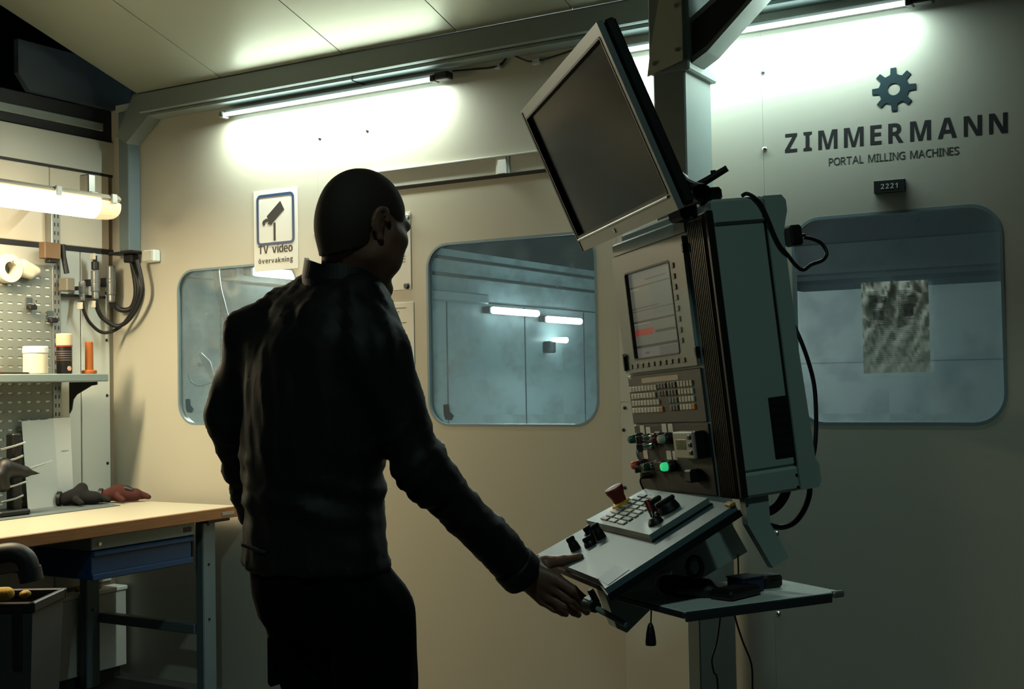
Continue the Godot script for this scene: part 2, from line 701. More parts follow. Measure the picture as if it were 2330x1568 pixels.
func room() -> void:
	structure("floor", Mb.new().span(Vector3(-8, -0.2, -8), Vector3(10, 0, 10)), M.floor)
	structure("wall_right", Mb.new().span(Vector3(9.8, 0, -8), Vector3(10, 8, 10)), M.hall)
	structure("wall_front", Mb.new().span(Vector3(-8, 0, 9.8), Vector3(9.8, 8, 10)), M.hall)
	structure("wall_far", Mb.new().span(Vector3(-8, 0, -8), Vector3(9.8, 8, -7.8)), M.hall)
	structure("wall_side", Mb.new().span(Vector3(-8, 0, -7.8), Vector3(-7.8, 8, 9.8)), M.hall)
	structure("ceiling", Mb.new().span(Vector3(-8, 8, -8), Vector3(10, 8.2, 10)), M.hall)

func screw(parent: Node, at: Vector3) -> void:
	var mb := Mb.new()
	mb.lathe([Vector2(0, 0.006), Vector2(0.004, 0.0055), Vector2(0.007, 0.0035), Vector2(0.0085, 0.0012), Vector2(0.0095, 0.0), Vector2(0.0095, -0.002)], 12, tf(Basis(Vector3.RIGHT, Vector3(0, 0, 1), Vector3.DOWN), Vector3.ZERO))
	var o := obj("screw", mb, M.chrome, parent)
	o.position = at

func main_wall() -> void:
	var w := frame("wall_back")
	var t := -0.04
	# the panels as they meet at the screwed seams
	var l := obj("wall_panel", Mb.new().plate(Vector3(-0.06, 0, t), Vector3(1.3078, 2.78, 0), [[0.81, 1.572, 0.735, 0.727, 0.10]]), M.paint, w)
	var m := obj("wall_panel", Mb.new().plate(Vector3(1.3085, 0, t), Vector3(1.5958, 2.78, 0)), M.paint, w)
	obj("wall_panel", Mb.new().plate(Vector3(1.5966, 2.285, t), Vector3(2.757, 2.78, 0)), M.paint, w)
	obj("wall_panel", Mb.new().plate(Vector3(2.7575, 1.298, t), Vector3(3.3396, 2.78, 0)), M.paint, w)
	var hatch := obj("wall_panel", Mb.new().plate(Vector3(2.758, 0, t), Vector3(3.3396, 1.2965, 0)), M.paint, w)
	var r := obj("wall_panel", Mb.new().plate(Vector3(3.3404, 0, t), Vector3(4.62, 2.78, 0), [[3.782, 1.572, 0.690, 0.715, 0.10]]), M.paint, w)
	obj("wall_panel", Mb.new().plate(Vector3(4.623, 0, t), Vector3(6.6, 2.78, 0)), M.paint, w)
	for y in [0.55, 0.83, 1.10, 2.19, 2.465]:
		screw(r, Vector3(3.353 if y < 1.2 else 3.344, y, 0))
	for y in [0.3, 0.55, 0.83, 2.19, 2.465]:
		screw(m, Vector3(1.321 if y > 1 else 1.325, y, 0))
	screw(l, Vector3(1.29, 2.05, 0))
	for y in [2.468, 2.25]:
		screw(m, Vector3(1.583, y, 0))
	for p in [Vector3(2.768, 1.192, 0), Vector3(2.768, 0.975, 0), Vector3(2.775, 1.275, 0)]:
		var o := obj("screw", Mb.new().lathe([Vector2(0, 0.004), Vector2(0.006, 0.003), Vector2(0.007, 0.0)], 10, tf(Basis(Vector3.RIGHT, Vector3(0, 0, 1), Vector3.DOWN), Vector3.ZERO)), M.dark_plastic, hatch)
		o.position = p
	# sliding door, set back under its rail
	var door := frame("door_1")
	obj("door_panel", Mb.new().plate(Vector3(1.60, 0.02, t), Vector3(2.757, 2.199, -0.001), [[2.272, 1.580, 0.786, 0.748, 0.10]]), M.door_paint, door)
	# cover box of the door rail
	var rail := frame("trim_1")
	var box := Mb.new()
	box.span(Vector3(1.60, 2.212, -0.03), Vector3(2.95, 2.285, 0.006), 0.002)
	box.span(Vector3(1.60, 2.279, 0.0), Vector3(2.95, 2.287, 0.016), 0.002)
	obj("rail_cover", box, M.white_panel, rail)
	var gus := Mb.new()
	gus.prism(PackedVector2Array([Vector2(0, 0), Vector2(0.018, 0), Vector2(0.006, 0.068), Vector2(0, 0.068)]), -0.018, 0.018)
	gus.span(Vector3(-0.002, 0, -0.03), Vector3(0.004, 0.068, 0.03), 0.001)
	var g := obj("rail_bracket", gus, M.white, rail)
	g.transform = tf(Basis(Vector3(0, 0, 1), Vector3.UP, Vector3.LEFT), Vector3(2.262, 2.212, 0.006))
	obj("joint_strip", Mb.new().span(Vector3(1.60, 2.200, -0.03), Vector3(2.95, 2.2115, 0.003)), M.dark_frame, rail)
	# windows: a clear pane in a rubber profile
	for q in [[1, 0.81, 1.572, 0.735, 0.727, 0.0], [2, 2.272, 1.580, 0.786, 0.748, -0.001], [3, 3.782, 1.572, 0.690, 0.715, 0.0]]:
		var f := frame("window_%d" % q[0])
		obj("window_trim", Mb.new().ring(q[1], q[2], q[3] - 0.014, q[4] - 0.014, 0.093, 0.010, q[5] - 0.012, q[5] + 0.0008), M.rubber_trim, f)
		var pane := Mb.new()
		pane.prism(Mb.rrect(q[1], q[2], q[3] - 0.012, q[4] - 0.012, 0.094, 8), q[5] - 0.022, q[5] - 0.018)
		obj("pane", pane, M.glass, f)
		var dirt := Mb.new()
		var rr := Mb.rrect(q[1], q[2], q[3] - 0.02, q[4] - 0.02, 0.09, 8)
		var ix := Geometry2D.triangulate_polygon(rr)
		for k in range(0, ix.size(), 3):
			var pp := []
			for j in 3:
				pp.append(Vector3(rr[ix[k + j]].x, rr[ix[k + j]].y, q[5] - 0.0235))
			dirt.tri(pp[0], pp[1], pp[2], Vector3(0, 0, 1), Vector3(0, 0, 1), Vector3(0, 0, 1), Vector2(pp[0].x, pp[0].y) * 0.8, Vector2(pp[1].x, pp[1].y) * 0.8, Vector2(pp[2].x, pp[2].y) * 0.8)
		var film := obj("grime_film", dirt, M.grime, f)
		film.set_meta("kind", "stuff")
	for q in [["window_1", Vector3(0.4935, 1.2925, 0)], ["window_2", Vector3(1.9633, 1.2575, 0)]]:
		var st := Mb.new()
		st.prism(PackedVector2Array([Vector2(-0.022, 0.034), Vector2(0.006, 0.036), Vector2(0.010, 0.005), Vector2(0.030, -0.012), Vector2(0.018, -0.030), Vector2(-0.012, -0.028), Vector2(-0.020, -0.010)]), -0.0005, 0.0)
		var so := obj("worn_sticker", st, mat(Color(0.14, 0.22, 0.28), 0.6), get_node(NodePath(q[0])))
		so.position = q[1] + Vector3(0.0, 0.0, -0.016)
	# lettering and emblem on the right-hand panel
	var name_board := thing("wall_lettering", "gear emblem over wide-spaced dark capitals and a small grey line on the right wall panel", "lettering", tf(Basis.IDENTITY, Vector3.ZERO))
	var gear := PackedVector2Array()
	for k in 8:
		var a := TAU * k / 8.0
		for q in [[-0.30, 0.050], [-0.205, 0.052], [-0.145, 0.073], [0.145, 0.073], [0.205, 0.052], [0.30, 0.050]]:
			gear.append(Vector2(cos(a + q[0] * (1.0 if q[1] < 0.06 else 0.9)), sin(a + q[0] * (1.0 if q[1] < 0.06 else 0.9))) * q[1])
	var gm := Mb.new()
	# the hub hole: two half gears that share the cut
	for half in [0, 1]:
		var ph := PackedVector2Array()
		for k in gear.size() / 2 + 1:
			ph.append(gear[(k + half * gear.size() / 2) % gear.size()])
		for k in 11:
			var a: float = ph[ph.size() - 1 - k].angle() if k == 0 else 0.0
			a = gear[(gear.size() / 2 + half * gear.size() / 2) % gear.size()].angle() - PI * k / 10.0
			ph.append(Vector2(cos(a), sin(a)) * 0.0205)
		gm.prism(ph, 0.0, 0.0015)
	var go := obj("gear_emblem", gm, M.teal, name_board)
	go.position = Vector3(3.8, 2.3414, 0)
	letters("ZIMMERMANN", name_board, M.ink, Vector3(3.4183, 2.1691, 0), Vector3(4.153, 2.1525, 0), 0.0655, true)
	letters("PORTAL MILLING MACHINES", name_board, M.grey_ink, Vector3(3.5728, 2.1069, 0), Vector3(4.0027, 2.0989, 0), 0.0255, false)
	# number plate
	var plate := thing("number_plate", "small black number plate reading 2221 above the right window", "plate", tf(Basis(Vector3(1, -0.012, 0).normalized(), Vector3(0.012, 1, 0).normalized(), Vector3(0, 0, 1)), Vector3(3.778, 2.0145, 0)))
	obj("plate_body", Mb.new().box(Vector3(0, 0, 0.005), Vector3(0.103, 0.043, 0.010), 0.0008), M.black, plate)
	letters("2221", plate, M.white_panel, Vector3(-0.028, -0.008, 0.010), Vector3(0.028, -0.008, 0.010), 0.017, true)
	# sheet in a clear sleeve, taped to the right window
	var sleeve := thing("paper_sheet", "printed sheet in a crinkled clear sleeve taped to the right window", "paper")
	var c0 := Vector3(3.6753, 1.696, 0.006)
	var c1 := Vector3(3.8952, 1.6922, 0.006)
	var c2 := Vector3(3.8952, 1.3886, 0.006)
	var c3 := Vector3(3.676, 1.387, 0.006)
	var sm := Mb.new()
	var gx := 24
	var gy := 32
	var grid := []
	var fn := noise(1.4, 3, 21)
	for j in gy + 1:
		for i in gx + 1:
			var u := float(i) / gx
			var q := float(j) / gy
			var crease := fn.get_noise_2d(u * 3.0 + q * 1.2, q * 1.4) + 0.5 * fn.get_noise_2d(u * 6.0 - q * 3.0 + 7.0, q * 5.0)
			grid.append(c0.lerp(c1, u).lerp(c3.lerp(c2, u), q) + Vector3(0, 0, 0.003 + 0.005 * crease * (1.0 - 0.72 * q)))
	for i in gx:
		for j in gy:
			var ps := []
			var ns := []
			var us := []
			for e in [[0, 0], [1, 0], [1, 1], [0, 1]]:
				var i1: int = i + e[0]
				var j1: int = j + e[1]
				ps.append(grid[j1 * (gx + 1) + i1])
				var dx: Vector3 = grid[j1 * (gx + 1) + mini(i1 + 1, gx)] - grid[j1 * (gx + 1) + maxi(i1 - 1, 0)]
				var dy: Vector3 = grid[maxi(j1 - 1, 0) * (gx + 1) + i1] - grid[mini(j1 + 1, gy) * (gx + 1) + i1]
				ns.append(dx.cross(dy).normalized())
				us.append(Vector2(float(i1) / gx, float(j1) / gy))
			sm.tri(ps[0], ps[1], ps[2], ns[0], ns[1], ns[2], us[0], us[1], us[2])
			sm.tri(ps[0], ps[2], ps[3], ns[0], ns[2], ns[3], us[0], us[2], us[3])
	obj("sheet", sm, sheet_material(), sleeve)
	obj("tape", Mb.new().box(Vector3(3.6555, 1.6852, 0.0055) + Vector3(0.006, 0, 0), Vector3(0.02, 0.016, 0.001)), M.rubber_trim, sleeve)
	camera_sign()
	door_papers()

func sheet_material() -> StandardMaterial3D:
	var im := Image.create(420, 594, false, Image.FORMAT_RGB8)
	im.fill(Color(0.98, 0.97, 0.91))
	var rng := RandomNumberGenerator.new()
	rng.seed = 5
	for y in range(60, 540, 12):
		im.fill_rect(Rect2i(36, y, 348, 3), Color(0.74, 0.73, 0.68))
		if y < 300:
			im.fill_rect(Rect2i(46, y + 4, rng.randi_range(40, 110), 4), Color(0.52, 0.52, 0.50))
			im.fill_rect(Rect2i(230, y + 4, rng.randi_range(30, 120), 4), Color(0.54, 0.54, 0.51))
	for p in [[70, 190, 70, 60], [265, 150, 60, 80], [70, 95, 90, 40]]:
		im.fill_rect(Rect2i(p[0], p[1], p[2], p[3]), Color(0.58, 0.58, 0.55))
	var m := mat(Color.WHITE, 0.16)
	m.albedo_texture = ImageTexture.create_from_image(im)
	m.metallic_specular = 0.7
	m.clearcoat_enabled = true
	m.clearcoat = 0.8
	m.clearcoat_roughness = 0.12
	return m

func camera_sign() -> void:
	var a := Vector3(0.9319, 2.2662, 0)
	var b := Vector3(1.1908, 2.2662, 0)
	var bx := Vector3(b.x - a.x, b.y - a.y, 0).normalized()
	var s := thing("warning_sign", "white surveillance sign with camera symbol in a blue frame above the left window", "sign", tf(Basis(bx, Vector3(-bx.y, bx.x, 0), Vector3(0, 0, 1)), a))
	var w := (b - a).length()
	var h := 0.365
	obj("sign_board", Mb.new().box(Vector3(w * 0.5, -h * 0.5, 0.0015), Vector3(w, h, 0.003), 0.001), M.white, s)
	var blue := mat(Color(0.10, 0.24, 0.40), 0.5)
	obj("blue_frame", Mb.new().ring(w * 0.5, -0.135, w - 0.062, 0.206, 0.012, 0.013, 0.003, 0.0042), blue, s)
	var dk := mat(Color(0.16, 0.16, 0.15), 0.6)
	var cm := Mb.new()
	cm.prism(PackedVector2Array([Vector2(0.080, -0.118), Vector2(0.160, -0.055), Vector2(0.182, -0.095), Vector2(0.114, -0.150), Vector2(0.106, -0.160), Vector2(0.085, -0.155), Vector2(0.088, -0.140)]), 0.003, 0.0042)
	cm.prism(PackedVector2Array([Vector2(0.078, -0.128), Vector2(0.090, -0.138), Vector2(0.078, -0.146), Vector2(0.070, -0.144), Vector2(0.066, -0.158), Vector2(0.058, -0.160), Vector2(0.052, -0.145), Vector2(0.058, -0.136)]), 0.003, 0.0042)
	cm.prism(PackedVector2Array([Vector2(0.119, -0.150), Vector2(0.130, -0.150), Vector2(0.130, -0.232), Vector2(0.119, -0.232)]), 0.003, 0.0042)
	obj("camera_symbol", cm, dk, s)
	letters("TV video", s, dk, Vector3(0.027, -0.287, 0.003), Vector3(w - 0.03, -0.287, 0.003), 0.037, true)
	letters("övervakning", s, dk, Vector3(0.027, -0.331, 0.003), Vector3(w - 0.03, -0.331, 0.003), 0.022, true)

func door_papers() -> void:
	var up := thing("wall_notice", "cream notice held by round dark magnets beside the middle window, behind the man's head", "notice")
	obj("notice_sheet", Mb.new().span(Vector3(1.625, 1.775, 0.0), Vector3(1.802, 2.10, 0.003), 0.0005), M.paper, up)
	for p in [Vector3(1.788, 2.080, 0.003), Vector3(1.780, 1.790, 0.003), Vector3(1.64, 1.790, 0.003), Vector3(1.64, 2.080, 0.003)]:
		var o := obj("magnet", Mb.new().lathe([Vector2(0, 0.009), Vector2(0.010, 0.009), Vector2(0.0125, 0.006), Vector2(0.0125, 0)], 16, tf(Basis(Vector3.RIGHT, Vector3(0, 0, 1), Vector3.DOWN), Vector3.ZERO)), M.dark_plastic if p.y < 1.9 else M.alu, up)
		o.position = p
	for k in 3:
		obj("text_line", Mb.new().span(Vector3(1.70, 1.915 - k * 0.012, 0.003), Vector3(1.775, 1.918 - k * 0.012, 0.0034)), M.grey_ink, up)
	var lo := thing("wall_notice", "lower cream notice with printed lines beside the middle window, under the magnet notice", "notice")
	obj("notice_sheet", Mb.new().span(Vector3(1.61, 1.46, 0.0), Vector3(1.812, 1.722, 0.002), 0.0005), M.paper, lo)
	var ys := [0, 1, 2, 4, 5, 6, 8, 9, 11, 12]
	for k in ys.size():
		obj("text_line", Mb.new().span(Vector3(1.625, 1.698 - ys[k] * 0.0155, 0.002), Vector3([1.775, 1.74, 1.72][k % 3], 1.7005 - ys[k] * 0.0155, 0.0024)), M.grey_ink, lo)

func behind_glass() -> void:
	# the machine hall behind the panes
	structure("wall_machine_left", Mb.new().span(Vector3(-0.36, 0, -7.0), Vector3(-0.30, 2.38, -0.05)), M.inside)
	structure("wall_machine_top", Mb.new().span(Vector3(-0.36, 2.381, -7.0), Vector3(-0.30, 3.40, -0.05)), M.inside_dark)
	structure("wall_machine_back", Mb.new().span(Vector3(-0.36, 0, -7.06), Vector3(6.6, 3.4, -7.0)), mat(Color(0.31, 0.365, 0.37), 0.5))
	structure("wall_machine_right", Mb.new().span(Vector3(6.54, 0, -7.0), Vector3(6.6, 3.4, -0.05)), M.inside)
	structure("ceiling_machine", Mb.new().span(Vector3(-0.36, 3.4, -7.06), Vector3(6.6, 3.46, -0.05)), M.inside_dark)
	var tr := frame("trim_2")
	for q in [[2.30, 2.325], [2.175, 2.20], [1.995, 2.005]]:
		obj("wall_rail", Mb.new().span(Vector3(-0.30, q[0], -7.0), Vector3(-0.285, q[1], -0.2), 0.003), M.inside_line, tr)
	obj("lamp_conduit", Mb.new().span(Vector3(-0.30, 1.985, -3.88), Vector3(-0.22, 2.06, -2.6), 0.01), M.inside, tr)
	for z in [-1.05, -2.1, -3.4, -4.55, -5.6]:
		obj("panel_joint", Mb.new().span(Vector3(-0.30, 0, z - 0.006), Vector3(-0.296, 1.99, z + 0.006)), M.inside_line, tr)
	obj("panel_joint", Mb.new().span(Vector3(-0.3, 1.497, -7.0), Vector3(6.5, 1.507, -6.994)), M.inside_line, tr)
	obj("panel_joint", Mb.new().span(Vector3(1.90, 1.9, -7.0), Vector3(1.925, 3.4, -6.994)), M.inside_line, tr)
	# gantry beam across the top of the work space
	var gantry := thing("gantry_beam", "dark gantry beam high inside the machine, seen through the right window", "beam", tf(Basis.IDENTITY, Vector3(0, 0, -4.6)))
	var gb := Mb.new()
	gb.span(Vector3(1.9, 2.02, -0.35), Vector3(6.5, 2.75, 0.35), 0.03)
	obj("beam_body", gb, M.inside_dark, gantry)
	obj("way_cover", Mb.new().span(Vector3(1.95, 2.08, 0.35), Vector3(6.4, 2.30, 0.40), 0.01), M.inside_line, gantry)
	var pm := Mb.new()
	pm.span(Vector3(1.30, 0, -0.3), Vector3(1.9, 3.0, 0.3), 0.03)
	obj("gantry_post", pm, M.inside, gantry)
	var hz := thing("machine_hose", "dark hose hanging inside the machine, behind the left window", "hose")
	obj("hose_tube", Mb.new().tube(curve([Vector3(0.0987, 2.131, -0.6), Vector3(0.1149, 1.9427, -0.6), Vector3(0.1479, 1.8243, -0.6), Vector3(0.1874, 1.7342, -0.6), Vector3(0.271, 1.7146, -0.6)], 6), 0.018, 10), M.inside_line, hz)
	obj("hose_joint", Mb.new().box(Vector3(0.1973, 1.9797, -0.6), Vector3(0.09, 0.05, 0.05), 0.01), M.inside_line, hz)
	var noz := thing("coolant_nozzle", "small dark nozzle with a thin looped line, low behind the left window", "nozzle")
	obj("nozzle_body", Mb.new().tube([Vector3(0.0847, 1.5552, -0.5), Vector3(0.1374, 1.5034, -0.5), Vector3(0.1738, 1.4248, -0.5)], [0.012, 0.022, 0.012], 10), M.inside_line, noz)
	obj("nozzle_head", Mb.new().box(Vector3(0.106, 1.4995, -0.5), Vector3(0.06, 0.02, 0.03), 0.005), M.inside_line, noz)
	obj("nozzle_line", Mb.new().tube(curve([Vector3(-0.0026, 1.451, -0.5), Vector3(0.0224, 1.4089, -0.5), Vector3(0.0823, 1.3873, -0.5), Vector3(0.1673, 1.4066, -0.5)], 6), 0.004, 8), M.inside_line, noz)
	var wl := thing("work_light", "small bright work light on a short stub, under the lamp pair in the middle window", "lamp", tf(Basis.IDENTITY, Vector3(-0.22, 1.7282, -4.9746)))
	obj("light_tube", Mb.new().tube([Vector3(0, 0, 0.10), Vector3(0, 0.002, -0.14)], [0.018, 0.026], 12), M.tube_cool, wl)
	obj("light_stub", Mb.new().box(Vector3(-0.03, -0.06, 0.10), Vector3(0.10, 0.10, 0.06), 0.01), M.inside_line, wl)
	area(wl, Vector3(0.035, 0, -0.02), Vector3(1, -0.2, 0), Vector2(0.24, 0.04), Color(0.90, 1.0, 0.97), 0.8, Vector3(0, 0, 1))
	for q in [[-4.62, -3.93, 1.94, "bright tube lamp inside the machine, left one of the pair in the middle window"], [-5.38, -4.80, 1.90, "bright tube lamp inside the machine, right one of the pair in the middle window"], [-1.66, -1.26, 2.06, "glowing lamp inside the machine, at the top of the left window"]]:
		var lm := thing("machine_lamp", q[3], "lamp", tf(Basis.IDENTITY, Vector3(-0.22, q[2], (q[0] + q[1]) * 0.5)), "tube lamps inside the machine")
		var len: float = q[1] - q[0]
		obj("lamp_tube", Mb.new().tube([Vector3(0, 0, -len * 0.5), Vector3(0, 0, len * 0.5)], 0.028, 12), M.tube_cool, lm)
		obj("lamp_bracket", Mb.new().span(Vector3(-0.08, -0.02, -len * 0.5 - 0.02), Vector3(-0.02, 0.03, len * 0.5 + 0.02), 0.005), M.inside_line, lm)
		area(lm, Vector3(0.035, 0, 0), Vector3(1, -0.25, 0), Vector2(len, 0.05), Color(0.92, 1.0, 0.97), 11.0, Vector3(0, 0, 1))

func roof() -> void:
	# sloping canopy of semi-gloss sheets
	var c := frame("ceiling_canopy")
	var sl := 0.315
	var zz := 0.10
	var y0 := 2.787
	var xs := [0.286, 0.83, 1.535, 2.116, 2.64, 3.22, 3.80, 4.38, 4.96, 5.54]
	for k in xs.size() - 1:
		var mb := Mb.new()
		var a: float = xs[k] + 0.0025
		var b: float = xs[k + 1] - 0.0025
		var z1 := 3.1
		var pr := PackedVector2Array([Vector2(0, 0), Vector2(z1, z1 * sl), Vector2(z1, z1 * sl + 0.03), Vector2(0, 0.03)])
		mb.prism(pr, a, b)
		for i in mb.v.size():
			var p := mb.v[i]
			var n := mb.n[i]
			mb.v[i] = Vector3(p.z, y0 + p.y, zz + p.x)
			mb.n[i] = Vector3(n.z, n.y, n.x)
		for i in range(0, mb.v.size(), 3):
			var q := mb.v[i + 1]
			mb.v[i + 1] = mb.v[i + 2]
			mb.v[i + 2] = q
			var qn := mb.n[i + 1]
			mb.n[i + 1] = mb.n[i + 2]
			mb.n[i + 2] = qn
		obj("ceiling_panel", mb, M.ceiling_paint, c)
	var seal := Mb.new()
	seal.prism(PackedVector2Array([Vector2(0.29, 0), Vector2(5.5, 0), Vector2(5.5, 0.01), Vector2(0.29, 0.01)]), 0, 3.0)
	for i in seal.v.size():
		var p := seal.v[i]
		seal.v[i] = Vector3(p.x, y0 + 0.028 + p.y + p.z * sl, zz + p.z)
	obj("joint_backing", seal, M.dark_frame, c)
	# head beam over the wall, with its lower flange
	var beam := frame("trim_3")
	var bm := Mb.new()
	bm.span(Vector3(0.30, 2.690, 0.0), Vector3(5.6, 2.787, 0.10), 0.006)
	obj("head_beam", bm, M.steel_grey, beam)
	obj("beam_flange", Mb.new().span(Vector3(0.34, 2.672, 0.0), Vector3(5.6, 2.689, 0.085), 0.003), M.steel_grey, beam)
	obj("beam_joint", Mb.new().span(Vector3(1.570, 2.668, 0.0), Vector3(1.573, 2.6895, 0.0865)), M.dark_frame, beam)
	# corner post with its knee brace
	var post := frame("trim_4")
	obj("corner_post", Mb.new().span(Vector3(0.13, 2.045, 0.0), Vector3(0.20, 2.72, 0.074), 0.004), M.steel_blue, post)
	var br := Mb.new()
	br.x = tf(Basis(Vector3(0, 0, 1), 0.0), Vector3.ZERO)
	br.prism(PackedVector2Array([Vector2(0.135, 2.60), Vector2(0.20, 2.56), Vector2(0.385, 2.70), Vector2(0.385, 2.79), Vector2(0.25, 2.79)]), 0.004, 0.088)
	obj("knee_brace", br, M.steel_grey, post)
	# dark frame and gable on the left, above the side wall
	var gable := frame("trim_5")
	obj("side_beam", Mb.new().span(Vector3(-0.09, 2.60, -0.05), Vector3(0.0, 2.755, 3.0), 0.004), M.dark_frame, gable)
	obj("beam_strip", Mb.new().span(Vector3(0.0, 2.645, 0.06), Vector3(0.012, 2.685, 3.0), 0.003), M.steel_grey, gable)
	obj("gable_panel", Mb.new().prism(PackedVector2Array([Vector2(-0.10, 2.757), Vector2(-0.10, 2.985), Vector2(0.56, 2.985), Vector2(0.56, 2.83), Vector2(0.50, 2.757)]), -0.03, 0.0), M.gable, gable).transform = tf(Basis(Vector3(0, 0, 1), Vector3.UP, Vector3.LEFT), Vector3.ZERO)

func wall_lamps() -> void:
	for q in [[0.81, 1.975, 2.622, "slim bright wall lamp above the left window, its cable at the right end"], [2.78, 3.872, 2.606, "slim bright wall lamp on the right, running behind the grey column"]]:
		var lm := thing("wall_lamp", q[3], "lamp", tf(Basis.IDENTITY, Vector3((q[0] + q[1]) * 0.5, q[2], 0)), "slim wall lamps under the head beam")
		var h: float = (q[1] - q[0]) * 0.5
		var tint := Color(0.945, 1.0, 0.945) if q[0] < 1.0 else COOL
		obj("lamp_housing", Mb.new().span(Vector3(-h, 0.004, 0.004), Vector3(h, 0.026, 0.060), 0.004), M.alu, lm)
		obj("lamp_tube", Mb.new().tube([Vector3(-h + 0.012, 0.0, 0.070), Vector3(h - 0.012, 0.0, 0.070)], 0.0085, 10), M.tube_cool, lm)
		for s in [-1.0, 1.0]:
			obj("end_cap", Mb.new().span(Vector3(s * h - 0.012, -0.012, 0.035), Vector3(s * h + 0.012, 0.016, 0.082), 0.004), M.dark_plastic if s > 0 else M.alu, lm)
		obj("plug_box", Mb.new().span(Vector3(h + 0.01, -0.008, 0.03), Vector3(h + 0.075, 0.024, 0.08), 0.005), M.dark_plastic, lm)
		area(lm, Vector3(0, 0.002, 0.080), Vector3(0, 0.45, 1), Vector2(2.0 * h - 0.03, 0.02), tint, 0.26 if q[0] < 1.0 else 0.15)
		area(lm, Vector3(0, -0.0105, 0.070), Vector3(0, -1, -0.0), Vector2(2.0 * h - 0.03, 0.02), tint, 2.4 if q[0] < 1.0 else 1.35)
	var cab := tag(obj("lamp_cable", Mb.new().tube(curve([Vector3(2.0589, 2.646, 0.05), Vector3(2.1414, 2.6453, 0.03), Vector3(2.2512, 2.6472, 0.012), Vector3(2.3076, 2.6883, 0.012), Vector3(2.3738, 2.7202, 0.02)], 6), 0.0045, 8), M.black_rubber), "thin cable clipped along the wall between the left lamp and the black socket", "cable") as Node
	for p in [Vector3(2.2488, 2.6467, 0.008)]:
		obj("cable_clip", Mb.new().box(p, Vector3(0.03, 0.022, 0.016), 0.004), M.white_panel, cab)
	var cb2 := tag(obj("lamp_cable", Mb.new().tube(curve([Vector3(2.2989, 2.7285, 0.02), Vector3(2.3185, 2.6884, 0.02), Vector3(2.3629, 2.6583, 0.014), Vector3(2.4315, 2.6397, 0.012), Vector3(2.6038, 2.66, 0.012), Vector3(2.8145, 2.6873, 0.02)], 6), 0.0035, 8), M.black_rubber), "thin dark cable drooping from the black socket to a clip left of the monitor", "cable") as Node
	obj("cable_clip", Mb.new().box(Vector3(2.4272, 2.6395, 0.008), Vector3(0.036, 0.026, 0.016), 0.004), M.white_panel, cb2)
	var sock := thing("cable_socket", "small black twin socket under the head beam, above the cable clips", "socket", tf(Basis.IDENTITY, Vector3(2.3354, 2.7257, 0.03)))
	obj("socket_body", Mb.new().box(Vector3(-0.02, 0, 0), Vector3(0.06, 0.022, 0.04), 0.005), M.black, sock)
	obj("socket_plug", Mb.new().box(Vector3(0.045, 0.0, 0), Vector3(0.045, 0.018, 0.03), 0.005), M.black, sock)
	# dim high-bay lamp of the hall, behind the camera
	var bay := thing("hall_lamp", "dim high-bay lamp of the hall, hanging behind the viewer and out of the picture", "lamp", tf(Basis.IDENTITY, Vector3(5.6, 6.0, 6.4)))
	obj("lamp_shade", Mb.new().lathe([Vector2(0.06, 0.35), Vector2(0.10, 0.3), Vector2(0.30, 0.0), Vector2(0.29, 0.0), Vector2(0.09, 0.29)], 24), M.alu, bay)
	obj("lamp_disc", Mb.new().lathe([Vector2(0.0, 0.02), Vector2(0.27, 0.02)], 24), glow(Color(0.8, 0.95, 1.0), 1.0), bay)
	area(bay, Vector3(0, 0.01, 0), Vector3.DOWN, Vector2(0.4, 0.4), Color(0.82, 1.0, 0.97), 7.0)

